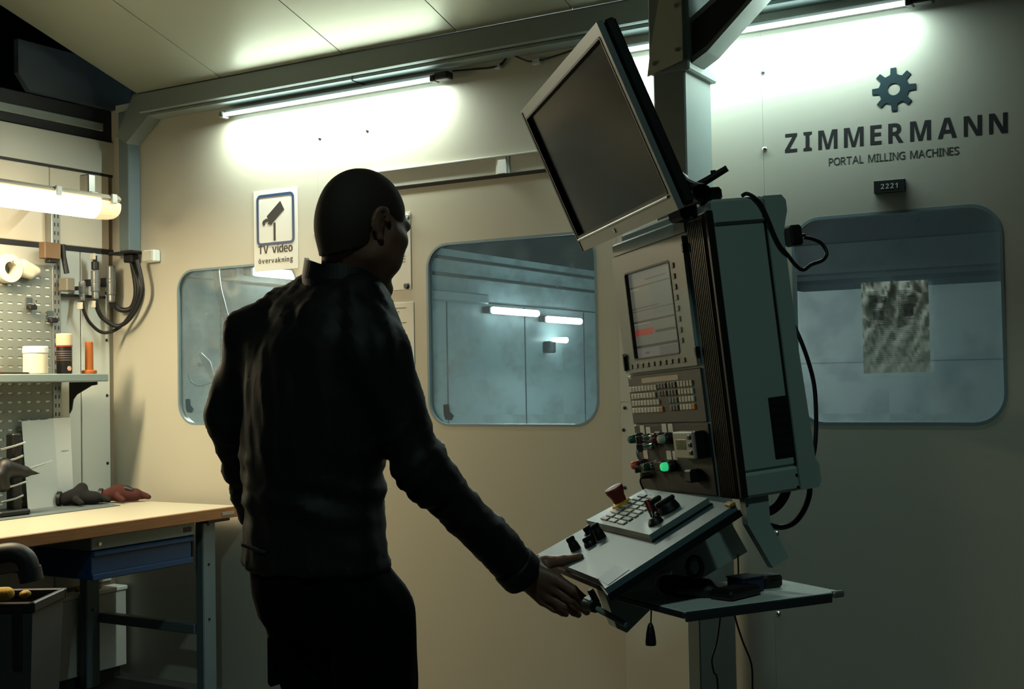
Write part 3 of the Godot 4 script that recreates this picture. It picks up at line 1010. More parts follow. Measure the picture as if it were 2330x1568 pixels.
func left_side() -> void:
	var w := frame("wall_left")
	obj("wall_core", Mb.new().span(Vector3(-0.08, 0, -0.05), Vector3(0, 2.60, 3.2)), mat(Color(0.48, 0.43, 0.34), 0.6), w)
	obj("wall_panel", Mb.new().span(Vector3(0.0, 2.438, 0.0), Vector3(0.014, 2.597, 3.2), 0.003), M.white_panel, w)
	obj("panel_joint", Mb.new().span(Vector3(0.0, 2.424, 0.0), Vector3(0.006, 2.438, 3.2)), M.dark_frame, w)
	obj("wall_panel", Mb.new().span(Vector3(0.0, 2.066, 0.03), Vector3(0.012, 2.424, 0.377), 0.003), M.cream, w)
	obj("wall_panel", Mb.new().span(Vector3(0.0, 2.066, 0.38), Vector3(0.012, 2.424, 3.2), 0.003), M.cream, w)
	obj("panel_joint", Mb.new().span(Vector3(0.0, 2.040, 0.0), Vector3(0.008, 2.066, 3.2)), M.dark_frame, w)
	obj("wall_panel", Mb.new().span(Vector3(0.0, 0.45, 0.03), Vector3(0.010, 2.040, 0.20), 0.003), M.white_panel, w)
	obj("wall_panel", Mb.new().span(Vector3(0.0, 0.45, 0.205), Vector3(0.010, 2.040, 0.36), 0.003), M.white_panel, w)
	obj("wall_panel", Mb.new().span(Vector3(0.0, 0.45, 0.365), Vector3(0.010, 2.040, 3.2), 0.003), M.white_panel, w)
	for y in [1.02, 1.35, 1.62, 1.85]:
		var o := obj("screw", Mb.new().lathe([Vector2(0, 0.005), Vector2(0.006, 0.004), Vector2(0.008, 0.0)], 10, tf(Basis(Vector3(0, 0, 1), Vector3.RIGHT, Vector3.UP), Vector3.ZERO)), M.dark_plastic, w)
		o.position = Vector3(0.010, y, 0.05)
	# white cable duct along the foot of the wall
	var duct := thing("cable_duct", "low white metal duct along the wall under the workbench", "duct", tf(Basis.IDENTITY, Vector3(0.0, 0.05, 0.0)))
	obj("duct_body", Mb.new().span(Vector3(0.011, 0.0, 0.02), Vector3(0.10, 0.36, 1.6), 0.004), M.white_panel, duct)
	obj("duct_lid", Mb.new().span(Vector3(0.011, 0.361, 0.015), Vector3(0.106, 0.382, 1.6), 0.004), M.white, duct)
	obj("duct_foot", Mb.new().span(Vector3(0.02, -0.05, 0.05), Vector3(0.085, 0.0, 1.55)), M.dark_frame, duct)
	var rag := tag(obj("yellow_rag", blob([[Vector3(0.06, 0.44, 0.20), 0.016], [Vector3(0.07, 0.443, 0.235), 0.018], [Vector3(0.05, 0.445, 0.27), 0.014], [Vector3(0.075, 0.442, 0.165), 0.012], [Vector3(0.06, 0.452, 0.185), 0.008]], 0.012, 0.005), mat(Color(0.72, 0.55, 0.20), 0.8)), "crumpled yellow rag lying on top of the white duct", "rag")
	rag.set_meta("label", "crumpled yellow rag on the white duct under the blue drawer")
	# bench lamp
	var lm := thing("bench_lamp", "long glowing strip light with rounded end above the workbench", "lamp", tf(Basis.IDENTITY, Vector3(0.40, 2.139, 0.063)))
	var prof := PackedVector2Array()
	for k in 13:
		var a := PI + PI * k / 12.0
		prof.append(Vector2(cos(a) * 0.062, 0.062 + sin(a) * 0.060))
	prof.append(Vector2(0.062, 0.080))
	prof.append(Vector2(-0.062, 0.080))
	obj("diffuser", Mb.new().prism(prof, 0.40, 1.75), M.tube_warm, lm)
	var cap := Mb.new()
	var steps := [[0.40, 1.0], [0.36, 0.99], [0.32, 0.95], [0.29, 0.86], [0.275, 0.72], [0.270, 0.5]]
	for k in steps.size() - 1:
		for j in prof.size():
			var p := prof[j] - Vector2(0, 0.06)
			var q := prof[(j + 1) % prof.size()] - Vector2(0, 0.06)
			var s0: float = steps[k][1]
			var s1: float = steps[k + 1][1]
			var mid := (p + q) * 0.5
			cap.quad(Vector3(p.x * s0, p.y * s0 + 0.06, steps[k][0]), Vector3(q.x * s0, q.y * s0 + 0.06, steps[k][0]), Vector3(q.x * s1, q.y * s1 + 0.06, steps[k + 1][0]), Vector3(p.x * s1, p.y * s1 + 0.06, steps[k + 1][0]), Vector3(mid.x, mid.y, -0.01))
	var endm := glow(Color(1.0, 0.86, 0.66), 0.75)
	obj("diffuser_end", cap, endm, lm)
	obj("lamp_body", Mb.new().span(Vector3(-0.066, 0.081, 0.285), Vector3(0.066, 0.108, 1.78), 0.010), mat(Color(0.66, 0.63, 0.56), 0.5), lm)
	for z in [0.32, 0.62]:
		obj("clip", Mb.new().span(Vector3(0.060, 0.070, z), Vector3(0.074, 0.112, z + 0.03), 0.003), M.white, lm)
	for z in [0.40, 0.95]:
		obj("hanger", Mb.new().span(Vector3(-0.40 + 0.013, 0.106, z - 0.02), Vector3(0.02, 0.120, z + 0.02), 0.003), M.cream, lm)
		obj("hanger", Mb.new().span(Vector3(-0.06, 0.118, z - 0.02), Vector3(0.0, 0.20, z + 0.02), 0.004), M.alu, lm)
	area(lm, Vector3(0.0, -0.008, 1.07), Vector3(0.12, -1, -0.1), Vector2(1.3, 0.10), WARM, 7.0, Vector3(0, 0, 1))
	connectors()

func blob(parts: Array, k: float, cell: float) -> Mb:
	var lo := Vector3.ONE * 99.0
	var hi := Vector3.ONE * -99.0
	for p in parts:
		var r: float = p[1] + k + 3.0 * cell
		for e in [p[0], p[2] if p.size() > 2 else p[0]]:
			lo = lo.min(e - Vector3.ONE * r)
			hi = hi.max(e + Vector3.ONE * r)
	var f := Field.new(lo, hi, cell)
	for p in parts:
		f.bone(p[0], p[2] if p.size() > 2 else p[0] + Vector3(0.0001, 0, 0), p[1], p[3] if p.size() > 3 else p[1], k)
	var mb := Mb.new()
	f.skin(mb)
	return mb

func connectors() -> void:
	var grey := mat(Color(0.46, 0.47, 0.46), 0.35, 0.3)
	var tops := [Vector3(0.098, 1.9016, 0.3557), Vector3(0.075, 1.8931, 0.2486), Vector3(0.075, 1.95, 0.1782), Vector3(0.075, 1.9783, 0.0772)]
	var bots := [Vector3(0.098, 1.8361, 0.3563), Vector3(0.075, 1.8347, 0.2491), Vector3(0.075, 1.8451, 0.1714), Vector3(0.075, 1.8353, 0.076)]
	var box := thing("terminal_box", "grey square terminal box on the side wall, left of the three cable plugs", "box")
	obj("box_body", Mb.new().box((tops[0] + bots[0]) * 0.5, Vector3(0.06, 0.062, 0.048), 0.005), mat(Color(0.42, 0.40, 0.35), 0.5), box)
	obj("box_rail", Mb.new().span(Vector3(0.012, bots[0].y - 0.016, 0.08), Vector3(0.045, bots[0].y - 0.004, 0.40), 0.003), M.dark_plastic, box)
	obj("conduit", Mb.new().tube([tops[0] + Vector3(0, 0.02, 0), tops[0] + Vector3(-0.01, 0.10, 0.01), tops[0] + Vector3(-0.015, 0.155, 0.01)], 0.012, 8), M.black_rubber, box)
	var ends := [[Vector3(0.078, 1.7578, 0.2447), Vector3(0.08, 1.6965, 0.2083), Vector3(0.09, 1.6519, 0.1389), Vector3(0.11, 1.6788, 0.0571), Vector3(0.1832, 1.7614, 0.04), Vector3(0.2237, 1.8655, 0.04), Vector3(0.1735, 2.002, 0.045)],
		[Vector3(0.078, 1.7592, 0.1591), Vector3(0.085, 1.7157, 0.1286), Vector3(0.13, 1.6837, 0.0801), Vector3(0.2147, 1.7378, 0.066), Vector3(0.2832, 1.85, 0.07), Vector3(0.2548, 1.9943, 0.075)],
		[Vector3(0.078, 1.7929, 0.0655), Vector3(0.1, 1.7653, 0.0392), Vector3(0.1462, 1.775, 0.012), Vector3(0.1777, 1.8589, 0.012), Vector3(0.1557, 2.0053, 0.018)]]
	var rad := [0.008, 0.0105, 0.013]
	var say := ["slim grey cable plug beside the terminal box, its cable hanging lowest", "middle grey cable plug with a tag above and below it", "thickest grey cable plug, nearest the corner post"]
	var csay := ["thinnest black cable, looping lowest from the plug to the corner post", "black cable looping from the middle plug up to the corner post", "thick black cable on the innermost loop beside the corner post"]
	for k in 3:
		var t: Vector3 = tops[k + 1]
		var b: Vector3 = bots[k + 1]
		var p := thing("cable_plug", say[k], "plug", tf(Basis.IDENTITY, b), "cable plugs on the side wall")
		var r: float = [0.016, 0.020, 0.022][k]
		var h := t.y - b.y
		obj("plug_shell", Mb.new().lathe([Vector2(0, h), Vector2(r * 0.85, h), Vector2(r, h - 0.006), Vector2(r, h * 0.55), Vector2(r * 1.06, h * 0.53), Vector2(r * 1.06, h * 0.45), Vector2(r, h * 0.43), Vector2(r, 0.004), Vector2(r * 0.8, 0), Vector2(0, 0)], 16), grey, p)
		obj("gland_nut", Mb.new().lathe([Vector2(0, 0), Vector2(r * 0.85, 0), Vector2(r * 0.85, -0.026), Vector2(r * 0.7, -0.034), Vector2(0, -0.034)], 8), M.alu, p)
		obj("plug_holder", Mb.new().span(Vector3(-b.x + 0.012, h * 0.3, -0.012), Vector3(-r * 0.5, h * 0.6, 0.012), 0.002), M.dark_plastic, p)
		if k < 2:
			obj("cable_tag", Mb.new().span(Vector3(-0.014, -0.075, r * 0.5), Vector3(0.016, -0.042, r * 0.5 + 0.012), 0.002), M.cream, p)
		if k == 1:
			obj("upper_plug", Mb.new().lathe([Vector2(0, h + 0.07), Vector2(0.010, h + 0.07), Vector2(0.010, h + 0.045), Vector2(0.018, h + 0.04), Vector2(0.018, h + 0.004), Vector2(0, h)], 12), M.dark_plastic, p)
			obj("cable_tag", Mb.new().span(Vector3(-0.014, h + 0.05, 0.008), Vector3(0.016, h + 0.08, 0.020), 0.002), M.cream, p)
		tag(obj("plug_cable", Mb.new().tube(curve([b + Vector3(0, -0.03, 0)] + ends[k], 6), rad[k], 10), M.black_rubber), csay[k], "cable", "black cables of the plugs")
	var cl := thing("cable_clamp", "black clamp at the foot of the corner post where the cables come down", "clamp", tf(Basis.IDENTITY, Vector3(0.165, 2.035, 0.04)))
	obj("clamp_bar", Mb.new().box(Vector3(0.0, 0.0, 0.02), Vector3(0.17, 0.012, 0.075), 0.004), M.black, cl)
	obj("clamp_block", Mb.new().box(Vector3(0.01, -0.025, 0.0), Vector3(0.06, 0.04, 0.05), 0.006), M.black, cl)
	var jb := thing("junction_box", "small white box on the wall right beside the corner post foot", "box", tf(Basis.IDENTITY, Vector3(0.296, 2.014, 0.0)))
	obj("box_body", Mb.new().box(Vector3(0, 0, 0.024), Vector3(0.078, 0.058, 0.046), 0.006), M.white, jb)
	obj("box_lid", Mb.new().box(Vector3(0, 0, 0.050), Vector3(0.070, 0.050, 0.006), 0.003), M.white_panel, jb)

func bench() -> void:
	var oak := world_tex(mat(Color(0.62, 0.42, 0.25), 0.5), Vector3(6, 30, 1.2))
	oak.albedo_texture = ntex(0.02, 256, 3, 8, Color(0.82, 0.82, 0.82), Color(1, 1, 1))
	var b := thing("workbench", "pale-topped workbench with brown edge, grey legs and perforated back panel", "workbench", tf(Basis.IDENTITY, Vector3(0.0, 0.0, 0.09)))
	var zo := -0.09
	obj("tabletop", Mb.new().span(Vector3(0.02, 0.802, 0.0), Vector3(0.893, 0.850, 2.1), 0.002), mat(Color(0.72, 0.69, 0.60), 0.4), b)
	obj("edge_band", Mb.new().span(Vector3(0.894, 0.801, -0.002), Vector3(0.903, 0.8495, 2.1), 0.003), oak, b)
	obj("edge_band", Mb.new().span(Vector3(0.02, 0.801, -0.009), Vector3(0.893, 0.8495, -0.001), 0.003), oak, b)
	obj("maker_plate", Mb.new().span(Vector3(0.903, 0.815, 0.030), Vector3(0.905, 0.830, 0.105), 0.0008), M.alu, b)
	for q in [[0.78, 0.16], [0.115, 0.235], [0.78, 1.78], [0.115, 1.78]]:
		var lg := obj("leg", Mb.new().span(Vector3(q[0], 0.0, q[1] + zo), Vector3(q[0] + 0.05, 0.801, q[1] + zo + 0.078), 0.005), M.steel_blue, b)
		for y in [0.60, 0.36, 0.775]:
			obj("bolt", Mb.new().lathe([Vector2(0, 0.004), Vector2(0.005, 0.004), Vector2(0.006, 0.0)], 8, tf(Basis(Vector3(0, 0, 1), Vector3.RIGHT, Vector3.UP), Vector3(q[0] + 0.05, y, q[1] + zo + 0.045))), M.dark_plastic, lg)
	obj("end_bracket", Mb.new().span(Vector3(0.80, 0.785, 0.02), Vector3(0.87, 0.800, 0.16), 0.003), M.black, b)
	for z in [0.20, 1.80]:
		obj("cross_bar", Mb.new().span(Vector3(0.165, 0.295, z + zo), Vector3(0.78, 0.340, z + zo + 0.045), 0.004), M.steel_blue, b)
	obj("apron", Mb.new().span(Vector3(0.05, 0.70, 1.0), Vector3(0.80, 0.80, 1.7), 0.004), M.dark_frame, b)
	var dr := obj("drawer_case", Mb.new().span(Vector3(0.30, 0.742, 0.30 + zo), Vector3(0.845, 0.799, 0.86 + zo), 0.003), M.steel_grey, b)
	obj("case_label", Mb.new().span(Vector3(0.845, 0.758, 0.322 + zo), Vector3(0.8465, 0.780, 0.368 + zo), 0.0005), M.dark_plastic, dr)
	obj("lock", Mb.new().lathe([Vector2(0, 0.006), Vector2(0.008, 0.006), Vector2(0.009, 0.0)], 12, tf(Basis(Vector3(0, 0, 1), Vector3.RIGHT, Vector3.UP), Vector3(0.845, 0.765, 0.82 + zo))), M.chrome, dr)
	var blue := mat(Color(0.055, 0.25, 0.42), 0.4)
	var d := obj("drawer", Mb.new().span(Vector3(0.31, 0.625, 0.315 + zo), Vector3(0.838, 0.738, 0.855 + zo), 0.003), blue, b)
	obj("drawer_grip", Mb.new().span(Vector3(0.838, 0.715, 0.312 + zo), Vector3(0.856, 0.738, 0.857 + zo), 0.005), blue, d)
	obj("drawer_lip", Mb.new().span(Vector3(0.838, 0.622, 0.312 + zo), Vector3(0.848, 0.648, 0.857 + zo), 0.003), blue, d)
	obj("drawer_side", Mb.new().span(Vector3(0.31, 0.63, 0.300 + zo), Vector3(0.842, 0.742, 0.314 + zo), 0.002), M.dark_frame, b)
	# back frame: slotted uprights, slotted panel, shelf
	for z in [0.357, 1.75]:
		var up := obj("upright", Mb.new().span(Vector3(0.012, 0.850, z + zo), Vector3(0.060, 2.30, z + zo + 0.05), 0.003), M.alu, b)
		var sl := Mb.new()
		for k in 34:
			sl.span(Vector3(0.0600, 0.90 + k * 0.04, z + zo + 0.012), Vector3(0.0608, 0.918 + k * 0.04, z + zo + 0.019))
			sl.span(Vector3(0.0600, 0.90 + k * 0.04, z + zo + 0.031), Vector3(0.0608, 0.918 + k * 0.04, z + zo + 0.038))
		obj("upright_slots", sl, M.grey_ink, up).set_meta("kind", "stuff")
	var pm := Mb.new()
	var z0 := 0.41 + zo
	for j in 27:
		for i in 26:
			var ya := 0.862 + j * 0.0405
			var za := z0 + i * 0.05
			if ya > 1.95:
				continue
			var hy0 := ya + 0.016
			var hy1 := ya + 0.0255
			var hz0 := za + 0.012
			var hz1 := za + 0.036
			for q in [[ya, za, hy0, za + 0.05], [hy1, za, ya + 0.0405, za + 0.05], [hy0, za, hy1, hz0], [hy0, hz1, hy1, za + 0.05]]:
				pm.quad(Vector3(0.060, q[0], q[1]), Vector3(0.060, q[2], q[1]), Vector3(0.060, q[2], q[3]), Vector3(0.060, q[0], q[3]), Vector3.RIGHT)
			for q in [[hy0, hz0, hy0, hz1, 1.0], [hy1, hz0, hy1, hz1, -1.0]]:
				pm.quad(Vector3(0.057, q[0], q[1]), Vector3(0.060, q[0], q[1]), Vector3(0.060, q[2], q[3]), Vector3(0.057, q[2], q[3]), Vector3(0, q[4], 0))
	obj("slotted_panel", pm, mat(Color(0.45, 0.47, 0.44), 0.45), b)
	obj("backing_sheet", Mb.new().span(Vector3(0.052, 0.86, z0), Vector3(0.0562, 1.95, z0 + 1.3)), M.white, b)
	var sh := obj("shelf", Mb.new().span(Vector3(0.062, 1.417, 0.248 + zo), Vector3(0.252, 1.453, 2.0 + zo), 0.004), M.steel_grey, b)
	var bk := Mb.new()
	bk.prism(PackedVector2Array([Vector2(0.06, 1.416), Vector2(0.248, 1.416), Vector2(0.248, 1.402), Vector2(0.21, 1.398), Vector2(0.11, 1.358), Vector2(0.085, 1.335), Vector2(0.075, 1.29), Vector2(0.06, 1.27)]), 0.310 + zo, 0.316 + zo)
	obj("shelf_bracket", bk, M.dark_frame, sh)
	shelf_things()
	bench_things()

func can(called: String, label: String, cat: String, at: Vector3, prof: Array, m: Material, part: String) -> Node3D:
	var t := thing(called, label, cat, tf(Basis.IDENTITY, at))
	obj(part, Mb.new().lathe(prof, 24), m, t)
	return t

func shelf_things() -> void:
	var y := 1.4535
	var tub := can("canister", "white plastic canister on the shelf, leftmost of the tall things", "canister", Vector3(0.18, y, 0.595), [Vector2(0, 0), Vector2(0.050, 0), Vector2(0.053, 0.004), Vector2(0.053, 0.088), Vector2(0.050, 0.092)], mat(Color(0.86, 0.80, 0.68), 0.5), "canister_body")
	obj("canister_lid", Mb.new().lathe([Vector2(0.050, 0.092), Vector2(0.055, 0.093), Vector2(0.055, 0.118), Vector2(0.051, 0.123), Vector2(0, 0.124)], 24), M.white, tub)
	var sp := can("spray_can", "black spray can with a beige cap on the shelf beside the white canister", "spray can", Vector3(0.18, y, 0.440), [Vector2(0, 0), Vector2(0.032, 0), Vector2(0.034, 0.004), Vector2(0.034, 0.122), Vector2(0.033, 0.126)], M.black, "can_body")
	obj("can_cap", Mb.new().lathe([Vector2(0.036, 0.130), Vector2(0.036, 0.178), Vector2(0.033, 0.183), Vector2(0, 0.184)], 24), mat(Color(0.82, 0.72, 0.58), 0.5), sp)
	obj("can_collar", Mb.new().lathe([Vector2(0.034, 0.122), Vector2(0.036, 0.124), Vector2(0.036, 0.130), Vector2(0.034, 0.131)], 24), mat(Color(0.62, 0.20, 0.18), 0.5), sp)
	for k in 5:
		obj("text_band", Mb.new().lathe([Vector2(0.0342, 0.060 + k * 0.010), Vector2(0.0344, 0.0605 + k * 0.010), Vector2(0.0344, 0.0635 + k * 0.010), Vector2(0.0342, 0.064 + k * 0.010)], 24), mat(Color(0.40, 0.30, 0.24), 0.6), sp)
	obj("can_badge", Mb.new().lathe([Vector2(0, 0.002), Vector2(0.011, 0.002), Vector2(0.012, 0)], 6, tf(Basis(Vector3(0, 0, 1), Vector3.RIGHT, Vector3.UP), Vector3(0.0335, 0.024, 0.0))), mat(Color(0.85, 0.62, 0.50), 0.5), sp)
	var st := can("wooden_peg", "orange-brown wooden peg on a round foot at the right end of the shelf", "peg", Vector3(0.18, y, 0.300), [Vector2(0, 0), Vector2(0.032, 0), Vector2(0.034, 0.003), Vector2(0.034, 0.013), Vector2(0.031, 0.017), Vector2(0.019, 0.018)], mat(Color(0.62, 0.33, 0.10), 0.5), "peg_foot")
	obj("peg_shaft", Mb.new().lathe([Vector2(0.019, 0.018), Vector2(0.018, 0.145), Vector2(0.016, 0.149), Vector2(0, 0.150)], 20), mat(Color(0.62, 0.33, 0.10), 0.5), st)
	var tr := thing("flat_tool", "flat dark tool lying on the shelf left of the white canister", "tool", tf(Basis.IDENTITY, Vector3(0.19, y, 0.665)))
	obj("tool_blade", Mb.new().box(Vector3(0, 0.004, 0.06), Vector3(0.025, 0.008, 0.16), 0.002), M.black, tr)
	obj("tool_grip", Mb.new().box(Vector3(0, 0.007, 0.165), Vector3(0.03, 0.014, 0.09), 0.005), mat(Color(0.45, 0.13, 0.08), 0.5), tr)
	# things hung on the slotted panel
	var roll := thing("tape_roll", "cream tape roll hung high on the slotted panel at the left edge", "tape", tf(Basis(Vector3(0, 0, 1), Vector3.RIGHT, Vector3.UP), Vector3(0.063, 1.9229, 0.6685)))
	obj("roll_body", Mb.new().lathe([Vector2(0.03, 0), Vector2(0.062, 0), Vector2(0.064, 0.004), Vector2(0.064, 0.046), Vector2(0.062, 0.05), Vector2(0.03, 0.05), Vector2(0.03, 0)], 28), M.cream, roll)
	obj("roll_hook", Mb.new().tube([Vector3(0.0, -0.01, 0.026), Vector3(0, 0.06, 0.024), Vector3(0, 0.066, 0.03)], 0.004, 8), M.chrome, roll)
	for q in [[Vector3(0.062, 1.9428, 0.5832), "bundle of pale cord hung on the slotted panel beside the tape roll"]]:
		var cord := tag(obj("cord_bundle", blob([[q[0] + Vector3(0.02, 0, 0), 0.030, q[0] + Vector3(0.02, -0.02, -0.07), 0.022], [q[0] + Vector3(0.02, -0.03, 0.02), 0.02, q[0] + Vector3(0.02, -0.04, -0.04), 0.02]], 0.02, 0.007), M.cream), q[1], "cord")
	for q in [[Vector3(0.062, 1.7724, 0.5379), "steel hook clip on the slotted panel, the upper of two"], [Vector3(0.062, 1.7167, 0.4239), "steel hook clip on the slotted panel, the lower of two, near the upright"]]:
		var h := thing("hook_clip", q[1], "hook", tf(Basis.IDENTITY, q[0]), "hook clips on the slotted panel")
		obj("clip_plate", Mb.new().box(Vector3(0.003, 0.012, 0), Vector3(0.006, 0.035, 0.035), 0.002), M.chrome, h)
		obj("clip_arm", Mb.new().tube([Vector3(0.004, 0.0, 0), Vector3(0.04, -0.004, 0), Vector3(0.05, 0.006, -0.002), Vector3(0.05, 0.016, -0.002)], 0.004, 8), M.chrome, h)
		obj("clip_jaw", Mb.new().box(Vector3(0.022, -0.016, 0.0), Vector3(0.03, 0.02, 0.042), 0.004), M.dark_plastic, h)
	var bb := thing("brown_box", "small brown box fixed at the head of the upright, over the slotted panel", "box", tf(Basis.IDENTITY, Vector3(0.068, 2.0195, 0.4408)))
	obj("box_body", Mb.new().box(Vector3(0.02, 0, 0), Vector3(0.045, 0.075, 0.09), 0.004), mat(Color(0.42, 0.33, 0.23), 0.6), bb)
	obj("box_clip", Mb.new().box(Vector3(0.03, -0.048, 0.0), Vector3(0.035, 0.014, 0.05), 0.003), M.black, bb)

func bench_things() -> void:
	var y := 0.8505
	# sheets leaning against the back panel
	var a := thing("paper_sheet", "creased grey sheet leaning on the back panel beside the black tool", "paper", Transform3D.IDENTITY)
	var bs := Mb.new()
	bs.quad(Vector3(0.13, y, 0.60), Vector3(0.09, 1.245, 0.60), Vector3(0.09, 1.248, 0.43), Vector3(0.13, y, 0.43), Vector3.RIGHT)
	bs.quad(Vector3(0.129, y, 0.60), Vector3(0.089, 1.245, 0.60), Vector3(0.089, 1.248, 0.43), Vector3(0.129, y, 0.43), Vector3.LEFT)
	obj("sheet", bs, mat(Color(0.76, 0.78, 0.76), 0.4), a)
	obj("fold_flap", Mb.new().prism(PackedVector2Array([Vector2(0, 0), Vector2(0.14, 0.028), Vector2(0.14, 0.034), Vector2(0, 0.006)]), 0.0, 0.004), M.white, a).transform = tf(Basis(Vector3(0, 0, -1), Vector3(-0.28, 0.96, 0).normalized(), Vector3(0.96, 0.28, 0).normalized()), Vector3(0.114, 1.03, 0.59))
	var c := thing("paper_sheet", "plain white sheet leaning on the back panel right of the creased one", "paper", Transform3D.IDENTITY)
	var cs := Mb.new()
	cs.quad(Vector3(0.10, y, 0.45), Vector3(0.08, 1.252, 0.45), Vector3(0.08, 1.252, 0.327), Vector3(0.10, y, 0.327), Vector3.RIGHT)
	cs.quad(Vector3(0.099, y, 0.45), Vector3(0.079, 1.252, 0.45), Vector3(0.079, 1.252, 0.327), Vector3(0.099, y, 0.327), Vector3.LEFT)
	obj("sheet", cs, M.white, c)
	obj("label_strip", Mb.new().prism(PackedVector2Array([Vector2(0, 0), Vector2(0.04, 0), Vector2(0.04, 0.004), Vector2(0, 0.004)]), 0.0, 0.001), M.white_panel, c).transform = tf(Basis(Vector3(0, 0, -1), Vector3(-0.22, 0.975, 0).normalized(), Vector3(0.975, 0.22, 0).normalized()), Vector3(0.0905, 1.10, 0.385))
	# bench mat
	var mt := tag(obj("bench_mat", Mb.new().prism(PackedVector2Array([Vector2(0.10, -0.24), Vector2(0.38, -0.30), Vector2(0.42, -1.6), Vector2(0.10, -1.6)]), 0.0, 0.003), mat(Color(0.36, 0.40, 0.40), 0.5)), "thin grey mat lying on the back of the bench top", "mat") as MeshInstance3D
	mt.transform = tf(Basis(Vector3.RIGHT, Vector3(0, 0, -1), Vector3.UP), Vector3(0, y, 0))
	y += 0.0035
	# black tool with angled arms at the left edge
	var q := Vector3(-0.122, 0.854, 0.5046)
	var at := Vector3(0.26, y, 0.79)
	var tl := thing("bench_stand", "black bench stand with angled metal arms at the left picture edge", "stand", tf(Basis.IDENTITY, at))
	obj("stand_foot", Mb.new().box(Vector3(0, 0.012, 0.02), Vector3(0.13, 0.024, 0.15), 0.006), M.black, tl)
	obj("stand_column", Mb.new().box(Vector3(0, 0.18, -0.02), Vector3(0.05, 0.33, 0.045), 0.006), M.black, tl)
	obj("stand_head", blob([[Vector3(0.01, 0.20, 0.03), 0.045, Vector3(0.03, 0.18, -0.05), 0.022], [Vector3(0.02, 0.13, 0.05), 0.03, Vector3(0.02, 0.17, 0.06), 0.03], [Vector3(0.03, 0.18, -0.05), 0.018, Vector3(0.04, 0.168, -0.115), 0.004]], 0.02, 0.006), M.black, tl)
	for k in 5:
		obj("stand_arm", Mb.new().tube([Vector3(0.02, 0.06 + k * 0.055, 0.06), Vector3(0.035, 0.07 + k * 0.056, 0.0), Vector3(0.04, 0.082 + k * 0.056, -0.035 - 0.012 * (k % 3))], 0.005, 8), M.chrome if k > 2 else M.alu, tl)
	# work gloves
	var gp := Vector3(-0.0583, 0.854, 0.2165)
	gp = Vector3(0.19, y, 0.375)
	glove("work_glove", "black work glove bunched up on the bench top, behind the red-brown one", gp, mat(Color(0.016, 0.017, 0.02), 0.95), 0.0)
	glove("work_glove", "red-brown work glove crumpled on the bench top in front of the black one", gp + Vector3(0.06, 0, -0.185), mat(Color(0.25, 0.085, 0.05), 0.9), 1.0)
	# waste bin in front of the bench
	var bc := Vector3(1.2528, 0.3871, 1.4959)
	var bn := thing("waste_bin", "dark grey open bin on legs in front of the bench, rags on its rim", "bin", tf(Basis(Vector3(0.86, 0, -0.51), Vector3.UP, Vector3(0.51, 0, 0.86)), Vector3(1.065, 0.0, 1.465)))
	var body := Mb.new()
	var lv := [[0.02, 0.85], [0.30, 0.92], [0.66, 1.0]]
	for e in 2:
		for k in 4:
			var cs4 := [Vector2(-0.19, -0.14), Vector2(0.19, -0.14), Vector2(0.19, 0.14), Vector2(-0.19, 0.14)]
			var p0: Vector2 = cs4[k]
			var p1: Vector2 = cs4[(k + 1) % 4]
			var md := (p0 + p1) * 0.5
			for inn in [1.0, 0.97]:
				body.quad(Vector3(p0.x * lv[e][1] * inn, lv[e][0], p0.y * lv[e][1] * inn), Vector3(p1.x * lv[e][1] * inn, lv[e][0], p1.y * lv[e][1] * inn), Vector3(p1.x * lv[e + 1][1] * inn, lv[e + 1][0], p1.y * lv[e + 1][1] * inn), Vector3(p0.x * lv[e + 1][1] * inn, lv[e + 1][0], p0.y * lv[e + 1][1] * inn), Vector3(md.x, 0, md.y) * (1.0 if inn == 1.0 else -1.0))
	body.box(Vector3(0, 0.02, 0), Vector3(0.32, 0.02, 0.235), 0.004)
	obj("bin_body", body, mat(Color(0.20, 0.21, 0.215), 0.55), bn)
	var rim := Mb.new()
	for k in 4:
		rim.box([Vector3(0, 0.66, 0.14), Vector3(0, 0.66, -0.14), Vector3(0.19, 0.66, 0), Vector3(-0.19, 0.66, 0)][k], [Vector3(0.40, 0.035, 0.016), Vector3(0.40, 0.035, 0.016), Vector3(0.016, 0.035, 0.28), Vector3(0.016, 0.035, 0.28)][k], 0.004)
	obj("bin_rim", rim, M.black, bn)
	obj("bin_strap", Mb.new().box(Vector3(0.14, 0.56, 0.148), Vector3(0.03, 0.20, 0.01), 0.003), M.black, bn)
	tag(obj("yellow_rag", blob([[Vector3(1.00, 0.672, 1.445), 0.026, Vector3(1.06, 0.675, 1.405), 0.024], [Vector3(1.115, 0.672, 1.38), 0.016, Vector3(1.125, 0.675, 1.375), 0.014]], 0.03, 0.009), mat(Color(0.62, 0.50, 0.16), 0.8)), "yellow rag bundle in the top of the dark bin", "rag")
	var hd := thing("machine_hose", "thick black curved hose end rising at the left edge over the bin", "hose", Transform3D.IDENTITY)
	obj("hose_tube", Mb.new().tube(curve([Vector3(0.86, 0.0, 1.95), Vector3(0.88, 0.45, 1.90), Vector3(1.1127, 0.7386, 1.5918), Vector3(1.1655, 0.818, 1.5631), Vector3(1.2355, 0.8414, 1.5223), Vector3(1.2763, 0.8201, 1.4972), Vector3(1.2897, 0.7641, 1.4873)], 6), 0.034, 14), M.black_rubber, hd)
	obj("hose_cuff", Mb.new().tube([Vector3(1.2855, 0.7906, 1.4907), Vector3(1.2917, 0.7465, 1.4855)], 0.039, 14), M.dark_plastic, hd)

